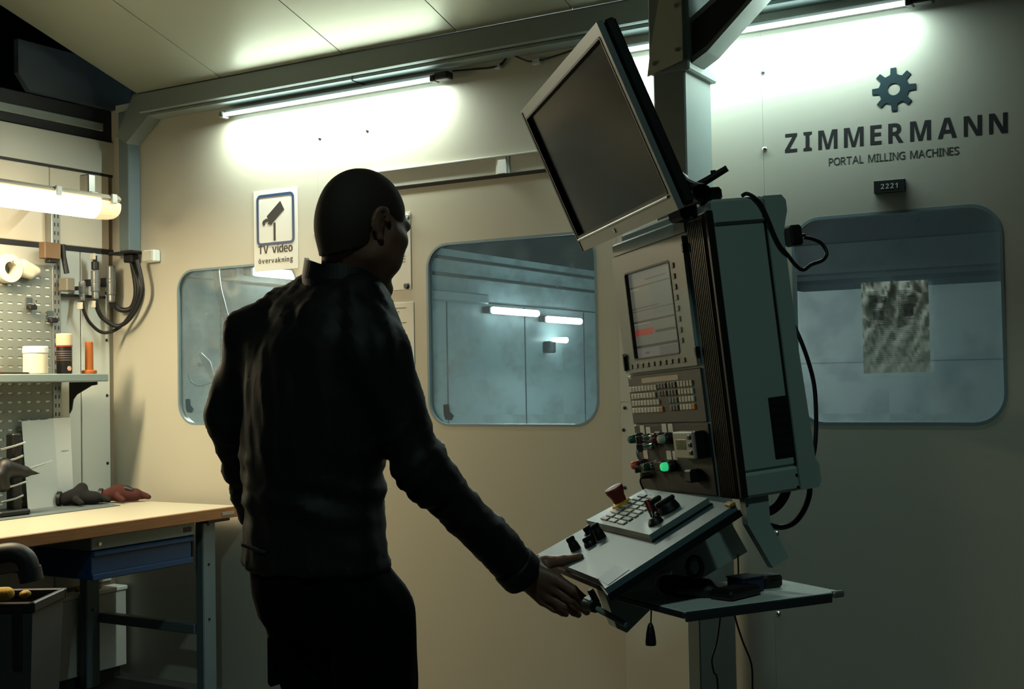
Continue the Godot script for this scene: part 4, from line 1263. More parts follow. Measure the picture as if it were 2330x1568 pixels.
func glove(called: String, label: String, at: Vector3, m: Material, kind: float) -> void:
	var parts := [[at + Vector3(0, 0.035, 0), 0.036, at + Vector3(0.05, 0.03, -0.05), 0.030], [at + Vector3(-0.04, 0.03, 0.04), 0.03, at + Vector3(0, 0.05, 0.0), 0.034]]
	for k in 4:
		var s := at + Vector3(0.045 - k * 0.02, 0.035 + 0.006 * (k % 2), -0.06 + k * 0.012)
		parts.append([s, 0.014, s + Vector3(0.045, -0.018, -0.035 - 0.01 * k), 0.012])
	parts.append([at + Vector3(0.03, 0.03, 0.04), 0.015, at + Vector3(0.08, 0.016, 0.05), 0.012])
	if kind < 0.5:
		parts.append([at + Vector3(-0.05, 0.04, -0.03), 0.035, at + Vector3(0.0, 0.075, -0.02), 0.026])
	var t := thing(called, label, "glove", tf(Basis.IDENTITY, at))
	var mb := blob(parts, 0.014, 0.006)
	for i in mb.v.size():
		mb.v[i] -= at
		mb.v[i].y = maxf(mb.v[i].y, 0.001)
	obj("glove_body", mb, m, t)
	if kind > 0.5:
		obj("knuckle_patch", Mb.new().tube([Vector3(0.055, 0.052, -0.03), Vector3(0.035, 0.060, -0.015), Vector3(0.01, 0.064, 0.0)], [0.010, 0.016, 0.010], 8), M.black, t)
	obj("cuff_band", Mb.new().tube([Vector3(-0.055, 0.032, 0.052), Vector3(-0.068, 0.033, 0.062)], 0.033, 12), M.dark_plastic, t)


func side_lathe() -> Basis:
	return Basis(Vector3.RIGHT, Vector3(0, 0, 1), Vector3.DOWN)

func machine_console() -> void:
	var cf := tf(Basis(Vector3(0.75887, 0.03749, 0.65016), Vector3(-0.08927, 0.99491, 0.04683), Vector3(-0.64510, -0.09357, 0.75835)), Vector3(3.5021, 1.7056, 1.5420))
	var shell := mat(Color(0.60, 0.65, 0.62), 0.5)
	var face := mat(Color(0.235, 0.255, 0.25), 0.45)
	var doorm := mat(Color(0.60, 0.65, 0.635), 0.4)
	var c := thing("machine_console", "tall grey control console with screen, key field and sloping desk on the right", "console", cf)
	# housing: box, back cover with thicker ends
	var body := Mb.new()
	body.span(Vector3(0.002, -0.540, -0.134), Vector3(0.456, 0.0, 0.0), 0.004)
	obj("cabinet_body", body, shell, c)
	obj("cabinet_top", Mb.new().span(Vector3(0.0, -0.032, -0.136), Vector3(0.464, 0.022, -0.012), 0.006), shell, c)
	obj("cabinet_bottom", Mb.new().span(Vector3(0.0, -0.592, -0.136), Vector3(0.464, -0.541, -0.002), 0.006), shell, c)
	var back := Mb.new()
	back.prism(PackedVector2Array([Vector2(0.1365, -0.592), Vector2(0.178, -0.592), Vector2(0.186, -0.580), Vector2(0.186, -0.545), Vector2(0.179, -0.532), Vector2(0.172, -0.30), Vector2(0.172, -0.06), Vector2(0.179, -0.035), Vector2(0.187, -0.012), Vector2(0.187, 0.010), Vector2(0.178, 0.022), Vector2(0.1365, 0.022)]), 0.0, 0.462)
	var bk := obj("back_cover", back, shell, c)
	bk.transform = tf(Basis(Vector3(0, 0, -1), Vector3.UP, Vector3.RIGHT), Vector3.ZERO)
	obj("cover_joint", Mb.new().span(Vector3(0.01, -0.54, -0.1362), Vector3(0.4568, -0.03, -0.1335)), M.black, c)
	var vent := obj("side_vent", Mb.new().span(Vector3(0.4555, -0.522, -0.133), Vector3(0.459, -0.395, -0.088), 0.002), M.black, c)
	for k in 6:
		obj("vent_slat", Mb.new().span(Vector3(0.459, -0.512 + k * 0.020, -0.129), Vector3(0.4605, -0.500 + k * 0.020, -0.092), 0.0006), M.dark_plastic, vent)
	for y in [-0.56, -0.585, -0.005, -0.02, 0.0]:
		obj("cover_screw", Mb.new().lathe([Vector2(0, 0.002), Vector2(0.003, 0.002), Vector2(0.0035, 0)], 8, tf(Basis(Vector3(0, 0, 1), Vector3.RIGHT, Vector3.UP), Vector3(0.464, y, -0.128))), M.dark_plastic, c)
	# front frame
	obj("front_plate", Mb.new().span(Vector3(-0.008, -0.592, 0.0), Vector3(0.376, 0.0, 0.006), 0.002), doorm, c)
	obj("header_strip", Mb.new().span(Vector3(-0.008, -0.030, 0.006), Vector3(0.374, -0.003, 0.010), 0.0015), doorm, c)
	var rib := Mb.new()
	rib.span(Vector3(0.378, -0.592, -0.006), Vector3(0.452, -0.004, 0.006), 0.002)
	for k in 9:
		rib.span(Vector3(0.381 + k * 0.0078, -0.590, 0.006), Vector3(0.3858 + k * 0.0078, -0.012, 0.0085), 0.001)
	obj("ribbed_strip", rib, mat(Color(0.20, 0.175, 0.14), 0.32, 0.5), c)
	obj("edge_seal", Mb.new().span(Vector3(0.4525, -0.592, -0.012), Vector3(0.466, 0.0, 0.004), 0.003), M.black, c)
	# screen behind its hinged door
	obj("display_screen", screen_mesh(0.056, -0.283, 0.238, 0.208, 0.0075), screen_material(), c)
	var dr := Mb.new()
	dr.plate(Vector3(-0.004, -0.311, 0.008), Vector3(0.366, -0.036, 0.016), [[0.175, -0.180, 0.236, 0.202, 0.006]])
	var door := obj("screen_door", dr, doorm, c)
	obj("screen_bezel", Mb.new().ring(0.175, -0.180, 0.232, 0.198, 0.005, 0.004, 0.0078, 0.0172), M.dark_plastic, door)
	for y in [-0.062, -0.282]:
		obj("door_hinge", Mb.new().span(Vector3(0.364, y - 0.010, 0.008), Vector3(0.374, y + 0.010, 0.019), 0.002), M.black, door)
	obj("door_latch", Mb.new().span(Vector3(0.002, -0.305, 0.016), Vector3(0.014, -0.270, 0.024), 0.003), M.black, door)
	obj("latch_pin", Mb.new().lathe([Vector2(0, 0.010), Vector2(0.004, 0.010), Vector2(0.005, 0.0)], 10, tf(side_lathe(), Vector3(0.008, -0.268, 0.016))), M.chrome, door)
	var soft := mat(Color(0.60, 0.61, 0.56), 0.5)
	for k in 8:
		obj("soft_key", Mb.new().box(Vector3(0.3115, -0.092 - k * 0.0232, 0.017), Vector3(0.011, 0.012, 0.003), 0.001), soft, door)
	for k in 10:
		obj("soft_key", Mb.new().box(Vector3(0.034 + k * 0.0306, -0.2965, 0.017), Vector3(0.013, 0.011, 0.003), 0.001), soft, door)
	# key field
	var kp := obj("key_panel", Mb.new().span(Vector3(-0.006, -0.432, 0.006), Vector3(0.370, -0.317, 0.012), 0.002), face, c)
	obj("label_strip", Mb.new().span(Vector3(0.072, -0.3375, 0.012), Vector3(0.2625, -0.326, 0.0126), 0.0002), M.cream, kp)
	obj("corner_badge", Mb.new().span(Vector3(0.0, -0.3245, 0.012), Vector3(0.016, -0.3205, 0.0126)), M.alu, kp)
	var key := mat(Color(0.82, 0.81, 0.75), 0.5)
	var keyd := mat(Color(0.40, 0.40, 0.37), 0.5)
	var keyb := mat(Color(0.42, 0.36, 0.30), 0.5)
	var keyt := mat(Color(0.38, 0.48, 0.46), 0.5)
	var amber := mat(Color(0.85, 0.50, 0.06), 0.5)
	for row in 4:
		var y := -0.350 - row * 0.0168
		var n: int = [9, 8, 9, 10][row]
		var x0: float = [0.0025, 0.0085, 0.0075, 0.005][row]
		for k in n:
			obj("key", Mb.new().box(Vector3(x0 + 0.0075 + k * 0.0168, y, 0.0135), Vector3(0.0145, 0.0125, 0.004), 0.0012), amber if row == 3 and k == 9 else key, kp)
		if row < 2:
			for k in 3:
				obj("key", Mb.new().box(Vector3(0.1645 + k * 0.0146, y + 0.002, 0.0135), Vector3(0.0122, 0.0125, 0.004), 0.0012), keyd if row == 0 else keyb, kp)
		for k in 3:
			obj("key", Mb.new().box(Vector3(0.2135 + k * 0.0146, y + 0.002, 0.0135), Vector3(0.0122, 0.0125, 0.004), 0.0012), keyt if row == 2 else keyd, kp)
		for k in 5:
			obj("key", Mb.new().box(Vector3(0.2635 + k * 0.0148, y + 0.0025, 0.0135), Vector3(0.0125, 0.0125, 0.004), 0.0012), amber if row == 3 and k == 4 else key, kp)
	# switch panel
	var sp := obj("switch_panel", Mb.new().span(Vector3(-0.006, -0.588, 0.006), Vector3(0.372, -0.435, 0.011), 0.002), mat(Color(0.085, 0.09, 0.09), 0.5), c)
	for q in [[0.041, -0.446], [0.074, -0.450], [0.120, -0.456], [0.160, -0.4435], [0.192, -0.4435], [0.043, -0.505], [0.167, -0.5045], [0.199, -0.5045]]:
		obj("switch_tag", Mb.new().box(Vector3(q[0], q[1], 0.0116), Vector3(0.024, 0.020 if q[0] != 0.120 else 0.010, 0.0012), 0.0004), M.white, sp)
	for q in [[0.030, -0.4655, Color(0.02, 0.30, 0.22), 0.016, 0.0], [0.148, -0.4655, Color(0.34, 0.09, 0.04), 0.014, 0.0], [0.186, -0.4655, Color(0.72, 0.74, 0.68), 0.014, 0.0], [0.029, -0.527, Color(0.75, 0.20, 0.03), 0.016, 0.0], [0.184, -0.5275, Color(0.25, 0.95, 0.60), 0.014, 0.9]]:
		obj("button_ring", Mb.new().lathe([Vector2(0, 0.018), Vector2(0.011, 0.018), Vector2(0.013, 0.014), Vector2(0.0135, 0.0)], 16, tf(side_lathe(), Vector3(q[0] + 0.004, q[1], 0.011))), M.black, sp)
		var bm: StandardMaterial3D = glow(q[2], q[4] * 0.5) if q[4] > 0.0 else mat(q[2], 0.35)
		obj("push_button", Mb.new().lathe([Vector2(0, q[3] + 0.018), Vector2(0.008, q[3] + 0.017), Vector2(0.010, q[3] + 0.012), Vector2(0.010, 0.010)], 16, tf(side_lathe(), Vector3(q[0], q[1], 0.011))), bm, sp)
	for q in [[0.0745, -0.464], [0.0710, -0.483], [0.0470, -0.532], [0.0970, -0.527]]:
		obj("key_switch", Mb.new().lathe([Vector2(0, 0.020), Vector2(0.006, 0.020), Vector2(0.0075, 0.017), Vector2(0.009, 0.006), Vector2(0.011, 0.0)], 14, tf(side_lathe(), Vector3(q[0], q[1], 0.011))), M.chrome, sp)
		obj("switch_key", Mb.new().box(Vector3(q[0], q[1] - 0.003, 0.038), Vector3(0.003, 0.018, 0.016), 0.001), M.chrome, sp)
	obj("rocker_switch", Mb.new().box(Vector3(0.120, -0.4665, 0.018), Vector3(0.020, 0.026, 0.014), 0.002), M.black, sp)
	obj("blank_cover", Mb.new().box(Vector3(0.136, -0.5285, 0.020), Vector3(0.050, 0.022, 0.018), 0.003), M.black, sp)
	obj("key_fob", Mb.new().tube(curve([Vector3(0.071, -0.49, 0.045), Vector3(0.074, -0.502, 0.046), Vector3(0.073, -0.515, 0.040)], 4), 0.0035, 8), M.alu, sp)
	var tm := obj("timer_unit", Mb.new().span(Vector3(0.246, -0.508, 0.011), Vector3(0.340, -0.4495, 0.036), 0.003), mat(Color(0.70, 0.69, 0.63), 0.5), c)
	obj("timer_display", Mb.new().span(Vector3(0.261, -0.488, 0.036), Vector3(0.308, -0.466, 0.0366), 0.0002), mat(Color(0.24, 0.28, 0.12), 0.25), tm)
	for k in 3:
		obj("timer_key", Mb.new().box(Vector3(0.328, -0.461 - k * 0.0165, 0.037), Vector3(0.014, 0.010, 0.004), 0.002), mat(Color(0.07, 0.09, 0.14), 0.5), tm)
	obj("timer_side", Mb.new().span(Vector3(0.3405, -0.508, 0.011), Vector3(0.352, -0.449, 0.034), 0.002), M.black, tm)
	obj("square_knob", Mb.new().box(Vector3(0.300, -0.545, 0.024), Vector3(0.032, 0.028, 0.028), 0.004), M.black, sp)
	obj("jack_plug", Mb.new().lathe([Vector2(0, 0.022), Vector2(0.005, 0.022), Vector2(0.007, 0.018), Vector2(0.0075, 0.0)], 12, tf(side_lathe(), Vector3(0.047, -0.553, 0.011))), M.black, sp)
	obj("plug_lead", Mb.new().tube(curve([Vector3(0.047, -0.553, 0.03), Vector3(0.047, -0.565, 0.036), Vector3(0.047, -0.590, 0.028)], 4), 0.0022, 6), M.black, sp)
	# sloping desk under the front
	var dt := tf(Basis(Vector3(0.99604, 0.0, 0.08888), Vector3(0.08265, 0.36794, -0.92617), Vector3(-0.03270, 0.92985, 0.36649)), Vector3(0.0623, -0.5925, 0.0306))
	var deskm := mat(Color(0.33, 0.41, 0.42), 0.4)
	var dk := obj("control_desk", Mb.new().prism(PackedVector2Array([Vector2(-0.036, -0.290), Vector2(0.430, -0.2885), Vector2(0.512, -0.303), Vector2(0.484, 0.010), Vector2(0.0, 0.010)]), -0.012, 0.0), deskm, c)
	dk.transform = dt
	obj("desk_rim", Mb.new().prism(PackedVector2Array([Vector2(-0.039, -0.293), Vector2(0.430, -0.2915), Vector2(0.515, -0.306), Vector2(0.488, 0.012), Vector2(-0.003, 0.012)]), -0.026, -0.0125), M.black, dk)
	obj("side_housing", Mb.new().prism(PackedVector2Array([Vector2(0.008, -0.027), Vector2(0.075, -0.075), Vector2(0.078, -0.175), Vector2(-0.165, -0.168), Vector2(-0.243, -0.186), Vector2(-0.258, -0.166), Vector2(-0.236, -0.027)]), 0.165, 0.22), mat(Color(0.58, 0.63, 0.61), 0.55), dk).transform = tf(Basis(Vector3(0, 1, 0), Vector3(0, 0, 1), Vector3(1, 0, 0)), Vector3.ZERO)
	obj("under_housing", Mb.new().prism(PackedVector2Array([Vector2(0.012, -0.027), Vector2(0.012, -0.10), Vector2(-0.07, -0.08), Vector2(-0.12, -0.027)]), 0.02, 0.16), mat(Color(0.58, 0.63, 0.61), 0.55), dk).transform = tf(Basis(Vector3(0, 1, 0), Vector3(0, 0, 1), Vector3(1, 0, 0)), Vector3.ZERO)
	obj("desk_tag", Mb.new().prism(PackedVector2Array([Vector2(0.408, -0.236), Vector2(0.490, -0.240), Vector2(0.505, -0.294), Vector2(0.424, -0.288)]), 0.0, 0.001), M.rubber_trim, dk)
	var kb := obj("operator_panel", Mb.new().prism(PackedVector2Array([Vector2(0.022, -0.004), Vector2(0.394, -0.004), Vector2(0.404, -0.150), Vector2(-0.012, -0.155)]), 0.0005, 0.016), mat(Color(0.41, 0.48, 0.475), 0.42), dk)
	obj("panel_seal", Mb.new().prism(PackedVector2Array([Vector2(0.018, -0.001), Vector2(0.397, -0.001), Vector2(0.408, -0.153), Vector2(-0.016, -0.159)]), 0.0003, 0.004), M.black, dk)
	var grey2 := mat(Color(0.55, 0.57, 0.53), 0.5)
	for r in 8:
		for k in 3:
			var px := 0.078 + k * 0.058 + (0.006 if r > 4 else 0.0)
			var mm: Material = grey2 if (r * 3 + k * 5) % 4 else mat(Color(0.30, 0.38, 0.36), 0.5)
			if r == 7:
				mm = mat(Color(0.50, 0.30, 0.26), 0.5) if k == 0 else grey2
			obj("desk_key", Mb.new().box(Vector3(px, -0.034 - r * 0.0145, 0.0175), Vector3(0.044, 0.011, 0.004), 0.001), mm, dk)
	for k in 2:
		obj("key_groove", Mb.new().box(Vector3(0.107 + k * 0.058, -0.082, 0.0162), Vector3(0.003, 0.118, 0.001)), M.dark_plastic, dk)
	# emergency stop on its yellow collar
	obj("stop_collar", Mb.new().lathe([Vector2(0, 0.026), Vector2(0.018, 0.024), Vector2(0.022, 0.021), Vector2(0.024, 0.017), Vector2(0.033, 0.0165), Vector2(0.033, 0.0)], 20, tf(side_lathe(), Vector3(0.040, -0.075, 0.0))), mat(Color(0.80, 0.60, 0.10), 0.45), dk)
	obj("stop_button", Mb.new().lathe([Vector2(0.015, 0.022), Vector2(0.016, 0.036), Vector2(0.021, 0.050), Vector2(0.0220, 0.056), Vector2(0.0205, 0.060), Vector2(0.0, 0.062)], 24, tf(side_lathe(), Vector3(0.040, -0.075, 0.0))), mat(Color(0.45, 0.10, 0.06), 0.55), dk)
	for q in [[0.262, -0.070, 0.020], [0.318, -0.064, 0.024]]:
		obj("rotary_knob", Mb.new().lathe([Vector2(0, 0.034), Vector2(q[2] * 0.75, 0.034), Vector2(q[2] * 0.85, 0.031), Vector2(q[2], 0.020), Vector2(q[2], 0.016)], 18, tf(side_lathe(), Vector3(q[0], q[1], 0.0))), M.black, dk)
		obj("knob_grip", Mb.new().box(Vector3(q[0], q[1], 0.037), Vector3(0.010, q[2] * 1.9, 0.011), 0.003), M.black, dk)
	obj("toggle_base", Mb.new().lathe([Vector2(0, 0.032), Vector2(0.009, 0.030), Vector2(0.015, 0.022), Vector2(0.017, 0.016)], 16, tf(side_lathe(), Vector3(0.352, -0.112, 0.0))), M.black, dk)
	obj("toggle_lever", Mb.new().tube([Vector3(0.350, -0.112, 0.028), Vector3(0.345, -0.108, 0.040)], 0.0045, 10), M.chrome, dk)
	obj("lever_cap", Mb.new().tube([Vector3(0.345, -0.108, 0.040), Vector3(0.336, -0.103, 0.062)], [0.0055, 0.0065], 10), mat(Color(0.45, 0.13, 0.09), 0.4), dk)
	obj("key_stub", Mb.new().box(Vector3(0.310, -0.090, 0.021), Vector3(0.012, 0.006, 0.010), 0.002), M.black, dk)
	for q in [[0.124, -0.192, 0.011, 0.024], [0.152, -0.181, 0.011, 0.026], [0.158, -0.210, 0.013, 0.012], [0.122, -0.236, 0.011, 0.022]]:
		obj("small_knob", Mb.new().lathe([Vector2(0, q[3]), Vector2(q[2] * 0.8, q[3]), Vector2(q[2], q[3] * 0.6), Vector2(q[2] * 1.1, 0.0)], 14, tf(side_lathe(), Vector3(q[0], q[1], 0.0))), M.black, dk)
		obj("knob_grip", Mb.new().box(Vector3(q[0], q[1], q[3] + 0.004), Vector3(0.006, q[2] * 1.8, 0.010), 0.002), M.black, dk)
	obj("indicator", Mb.new().box(Vector3(0.064, -0.186, 0.002), Vector3(0.030, 0.008, 0.004), 0.002), M.dark_plastic, dk)
	obj("grip_handle", Mb.new().tube([Vector3(0.352, -0.318, -0.052), Vector3(0.398, -0.312, -0.052)], 0.0125, 12), M.black, dk)
	obj("handle_sleeve", Mb.new().box(Vector3(0.372, -0.310, -0.039), Vector3(0.040, 0.014, 0.004), 0.001), M.rubber_trim, dk)
	obj("handle_rod", Mb.new().tube([Vector3(0.392, -0.312, -0.056), Vector3(0.45, -0.285, -0.10)], 0.006, 10), M.steel_grey, dk)
	obj("handle_stay", Mb.new().box(Vector3(0.393, -0.305, -0.034), Vector3(0.012, 0.012, 0.03), 0.002), M.black, dk)
	obj("front_catch", Mb.new().box(Vector3(0.475, 0.004, 0.003), Vector3(0.03, 0.012, 0.008), 0.002), mat(Color(0.62, 0.50, 0.12), 0.5), dk)
	# bracket that the housing turns on
	obj("side_bracket", Mb.new().prism(PackedVector2Array([Vector2(0, 0.0), Vector2(0.055, 0.0), Vector2(0.052, -0.06), Vector2(0.085, -0.135), Vector2(0.045, -0.150), Vector2(0.0, -0.055)]), 0.0, 0.022), shell, c).transform = tf(Basis(Vector3(0, 0, -1), Vector3.UP, Vector3.RIGHT), Vector3(0.424, -0.592, -0.012))
	# arm that carries the console from the column, behind it
	var inv := cf.affine_inverse()
	obj("support_arm", Mb.new().tube([inv * Vector3(3.13, 1.42, 0.33), inv * Vector3(3.62, 1.42, 1.05), Vector3(0.23, -0.28, -0.150)], [0.045, 0.045, 0.045], 16), M.steel_grey, c)
	# thin lead with a black plug hanging below the desk
	var tag_at := Vector3(3.7919, 0.913, 2.0284)
	obj("hanging_cord", Mb.new().tube([inv * Vector3(3.7942, 0.9407, 2.028), inv * Vector3(3.7926, 0.9113, 2.0279)], 0.0016, 6), M.black, c)
	var pl := obj("hanging_plug", Mb.new().lathe([Vector2(0, 0), Vector2(0.003, 0.0), Vector2(0.006, -0.006), Vector2(0.0085, -0.018), Vector2(0.0105, -0.036), Vector2(0.0100, -0.042), Vector2(0, -0.043)], 12), M.black, c)
	pl.transform = inv * tf(Basis.IDENTITY, tag_at)
	screen_on_arm(cf)
	column()
	tray()
	console_cables(cf)

func screen_mesh(x: float, y: float, w: float, h: float, z: float) -> Mb:
	var mb := Mb.new()
	mb.tri(Vector3(x, y, z), Vector3(x + w, y, z), Vector3(x + w, y + h, z), Vector3(0, 0, 1), Vector3(0, 0, 1), Vector3(0, 0, 1), Vector2(0, 1), Vector2(1, 1), Vector2(1, 0))
	mb.tri(Vector3(x, y, z), Vector3(x + w, y + h, z), Vector3(x, y + h, z), Vector3(0, 0, 1), Vector3(0, 0, 1), Vector3(0, 0, 1), Vector2(0, 1), Vector2(1, 0), Vector2(0, 0))
	return mb

func screen_material() -> StandardMaterial3D:
	var im := Image.create(320, 280, false, Image.FORMAT_RGB8)
	im.fill(Color(0.55, 0.56, 0.49))
	im.fill_rect(Rect2i(0, 0, 320, 30), Color(0.50, 0.54, 0.50))
	im.fill_rect(Rect2i(150, 30, 170, 120), Color(0.50, 0.55, 0.50))
	for q in [[0, 52, 320, 4, 0.36], [120, 34, 150, 6, 0.42], [0, 118, 200, 5, 0.44], [10, 60, 60, 4, 0.66], [0, 128, 320, 3, 0.40], [0, 160, 310, 6, 0.36], [0, 168, 120, 3, 0.68], [150, 196, 170, 8, 0.38], [0, 236, 320, 8, 0.34], [0, 248, 160, 28, 0.58], [164, 248, 156, 28, 0.50], [60, 258, 30, 6, 0.40]]:
		im.fill_rect(Rect2i(q[0], q[1], q[2], q[3]), Color(q[4], q[4] * 1.0, q[4] * 0.92))
	im.fill_rect(Rect2i(8, 186, 130, 20), Color(0.78, 0.36, 0.30))
	var m := mat(Color(0.05, 0.05, 0.05), 0.25)
	m.emission_enabled = true
	m.emission = Color.WHITE
	m.emission_operator = BaseMaterial3D.EMISSION_OP_MULTIPLY
	m.emission_texture = ImageTexture.create_from_image(im)
	m.emission_energy_multiplier = 0.26
	return m

func screen_on_arm(cf: Transform3D) -> void:
	var mf := tf(Basis(Vector3(0.65383, -0.00626, 0.75662), Vector3(-0.29735, 0.91739, 0.26453), Vector3(-0.69577, -0.39794, 0.59795)), Vector3(3.2890, 2.0389, 1.6225))
	var m := thing("monitor", "wide flat monitor in a pale frame, tilted down above the console", "monitor", mf)
	var w := 0.7643
	var h := 0.3737
	var rim := mat(Color(0.52, 0.54, 0.53), 0.35, 0.3)
	var fr := Mb.new()
	fr.plate(Vector3(0, -h, -0.012), Vector3(w, 0, 0), [[w * 0.5 + 0.002, -h * 0.5 + 0.006, w - 0.036, h - 0.058, 0.003]])
	obj("front_frame", fr, rim, m)
	obj("frame_edge", Mb.new().ring(w * 0.5 + 0.002, -h * 0.5 + 0.006, w - 0.044, h - 0.066, 0.002, 0.0045, -0.010, 0.0012), M.black, m)
	obj("left_edge", Mb.new().span(Vector3(-0.004, -h, -0.013), Vector3(0.012, -0.004, 0.0015), 0.002), M.black, m)
	obj("lower_lip", Mb.new().span(Vector3(0.012, -h + 0.027, 0.0), Vector3(w - 0.02, -h + 0.032, 0.004), 0.001), M.alu, m)
	obj("display_panel", screen_mesh(0.016, -h + 0.03, w - 0.03, h - 0.046, -0.008), M.dark_glass, m)
	obj("back_shell", Mb.new().span(Vector3(-0.002, -h + 0.001, -0.038), Vector3(w + 0.002, -0.001, -0.013), 0.006), M.black, m)
	var hump := Mb.new()
	hump.span(Vector3(0.14, -h + 0.05, -0.062), Vector3(w - 0.14, -0.06, -0.036), 0.012)
	obj("back_hump", hump, M.black, m)
	obj("frame_badge", Mb.new().box(Vector3(w * 0.43, -h + 0.014, 0.001), Vector3(0.012, 0.010, 0.002), 0.0005), M.alu, m)
	# mounting arm from the back of the monitor to the clamp on the console corner
	var to := mf.affine_inverse() * cf
	obj("mount_plate", Mb.new().box(Vector3(w * 0.62, -h * 0.62, -0.068), Vector3(0.11, 0.11, 0.012), 0.003), M.black, m)
	obj("mount_arm", Mb.new().tube([Vector3(w * 0.66, -h * 0.68, -0.075), Vector3(w * 0.80, -h * 0.88, -0.080), Vector3(w * 0.93, -h * 0.97, -0.075), to * Vector3(0.425, 0.030, 0.035)], [0.020, 0.020, 0.018, 0.018], 12), M.black, m)
	var lev := Mb.new()
	lev.tube([to * Vector3(0.436, 0.045, 0.025), to * Vector3(0.458, 0.062, -0.01), to * Vector3(0.486, 0.080, -0.045)], [0.010, 0.008, 0.007], 10)
	obj("clamp_lever", lev, M.black, m)
	obj("lever_stop", Mb.new().tube([to * Vector3(0.468, 0.068, -0.022), to * Vector3(0.468, 0.080, -0.022)], 0.006, 8), M.black, m)
	var cl := obj("clamp_block", Mb.new().span(Vector3(0.385, -0.012, 0.012), Vector3(0.450, 0.052, 0.052), 0.006), M.black, m)
	cl.transform = to
	var cl2 := obj("clamp_jaw", Mb.new().span(Vector3(0.390, 0.023, -0.05), Vector3(0.448, 0.050, 0.014), 0.005), M.black, m)
	cl2.transform = to
	for y in [0.012, -0.008]:
		var k := obj("clamp_screw", Mb.new().lathe([Vector2(0, 0.012), Vector2(0.006, 0.012), Vector2(0.007, 0.0)], 10, tf(Basis(Vector3(0, 0, 1), Vector3.RIGHT, Vector3.UP), Vector3(0.450, y, 0.030))), M.dark_plastic, m)
		k.transform = to

func column() -> void:
	var c := thing("grey_column", "square grey steel column with gusset and knee brace carrying the console", "column", tf(Basis.IDENTITY, Vector3(3.13, 0.0, 0.2)))
	var x0 := -0.055
	obj("column_shaft", Mb.new().span(Vector3(x0, 1.20, -0.085), Vector3(0.063, 2.44, 0.15), 0.005), M.steel_grey, c)
	obj("column_foot", Mb.new().span(Vector3(0.030, 0.0, -0.17), Vector3(0.076, 1.20, 0.16), 0.004), M.steel_grey, c)
	obj("base_plate", Mb.new().span(Vector3(-0.08, 0.0, -0.19), Vector3(0.16, 0.012, 0.26), 0.003), M.steel_grey, c)
	obj("column_head", Mb.new().span(Vector3(x0 - 0.010, 2.42, -0.095), Vector3(0.083, 2.80, 0.160), 0.006), M.steel_grey, c)
	var gp := Mb.new()
	gp.prism(PackedVector2Array([Vector2(-0.068, 2.415), Vector2(0.064, 2.452), Vector2(0.064, 2.86), Vector2(0.02, 2.86), Vector2(-0.055, 2.50)]), 0.1605, 0.168)
	var gu := obj("gusset_plate", gp, mat(Color(0.74, 0.74, 0.67), 0.5), c)
	for p in [Vector3(0.045, 2.49, 0.168), Vector3(0.045, 2.64, 0.168), Vector3(-0.04, 2.455, 0.168)]:
		obj("bolt", Mb.new().lathe([Vector2(0, 0.006), Vector2(0.007, 0.006), Vector2(0.008, 0.0)], 6, tf(side_lathe(), p)), M.alu, gu)
	var br := Mb.new()
	br.prism(PackedVector2Array([Vector2(0.085, 2.445), Vector2(0.140, 2.475), Vector2(0.430, 2.735), Vector2(0.380, 2.80), Vector2(0.085, 2.60)]), 0.03, 0.14)
	obj("knee_brace", br, M.steel_grey, c)
	obj("brace_web", Mb.new().prism(PackedVector2Array([Vector2(0.088, 2.47), Vector2(0.135, 2.495), Vector2(0.41, 2.74), Vector2(0.38, 2.775), Vector2(0.088, 2.58)]), 0.1405, 0.143), M.dark_frame, c)

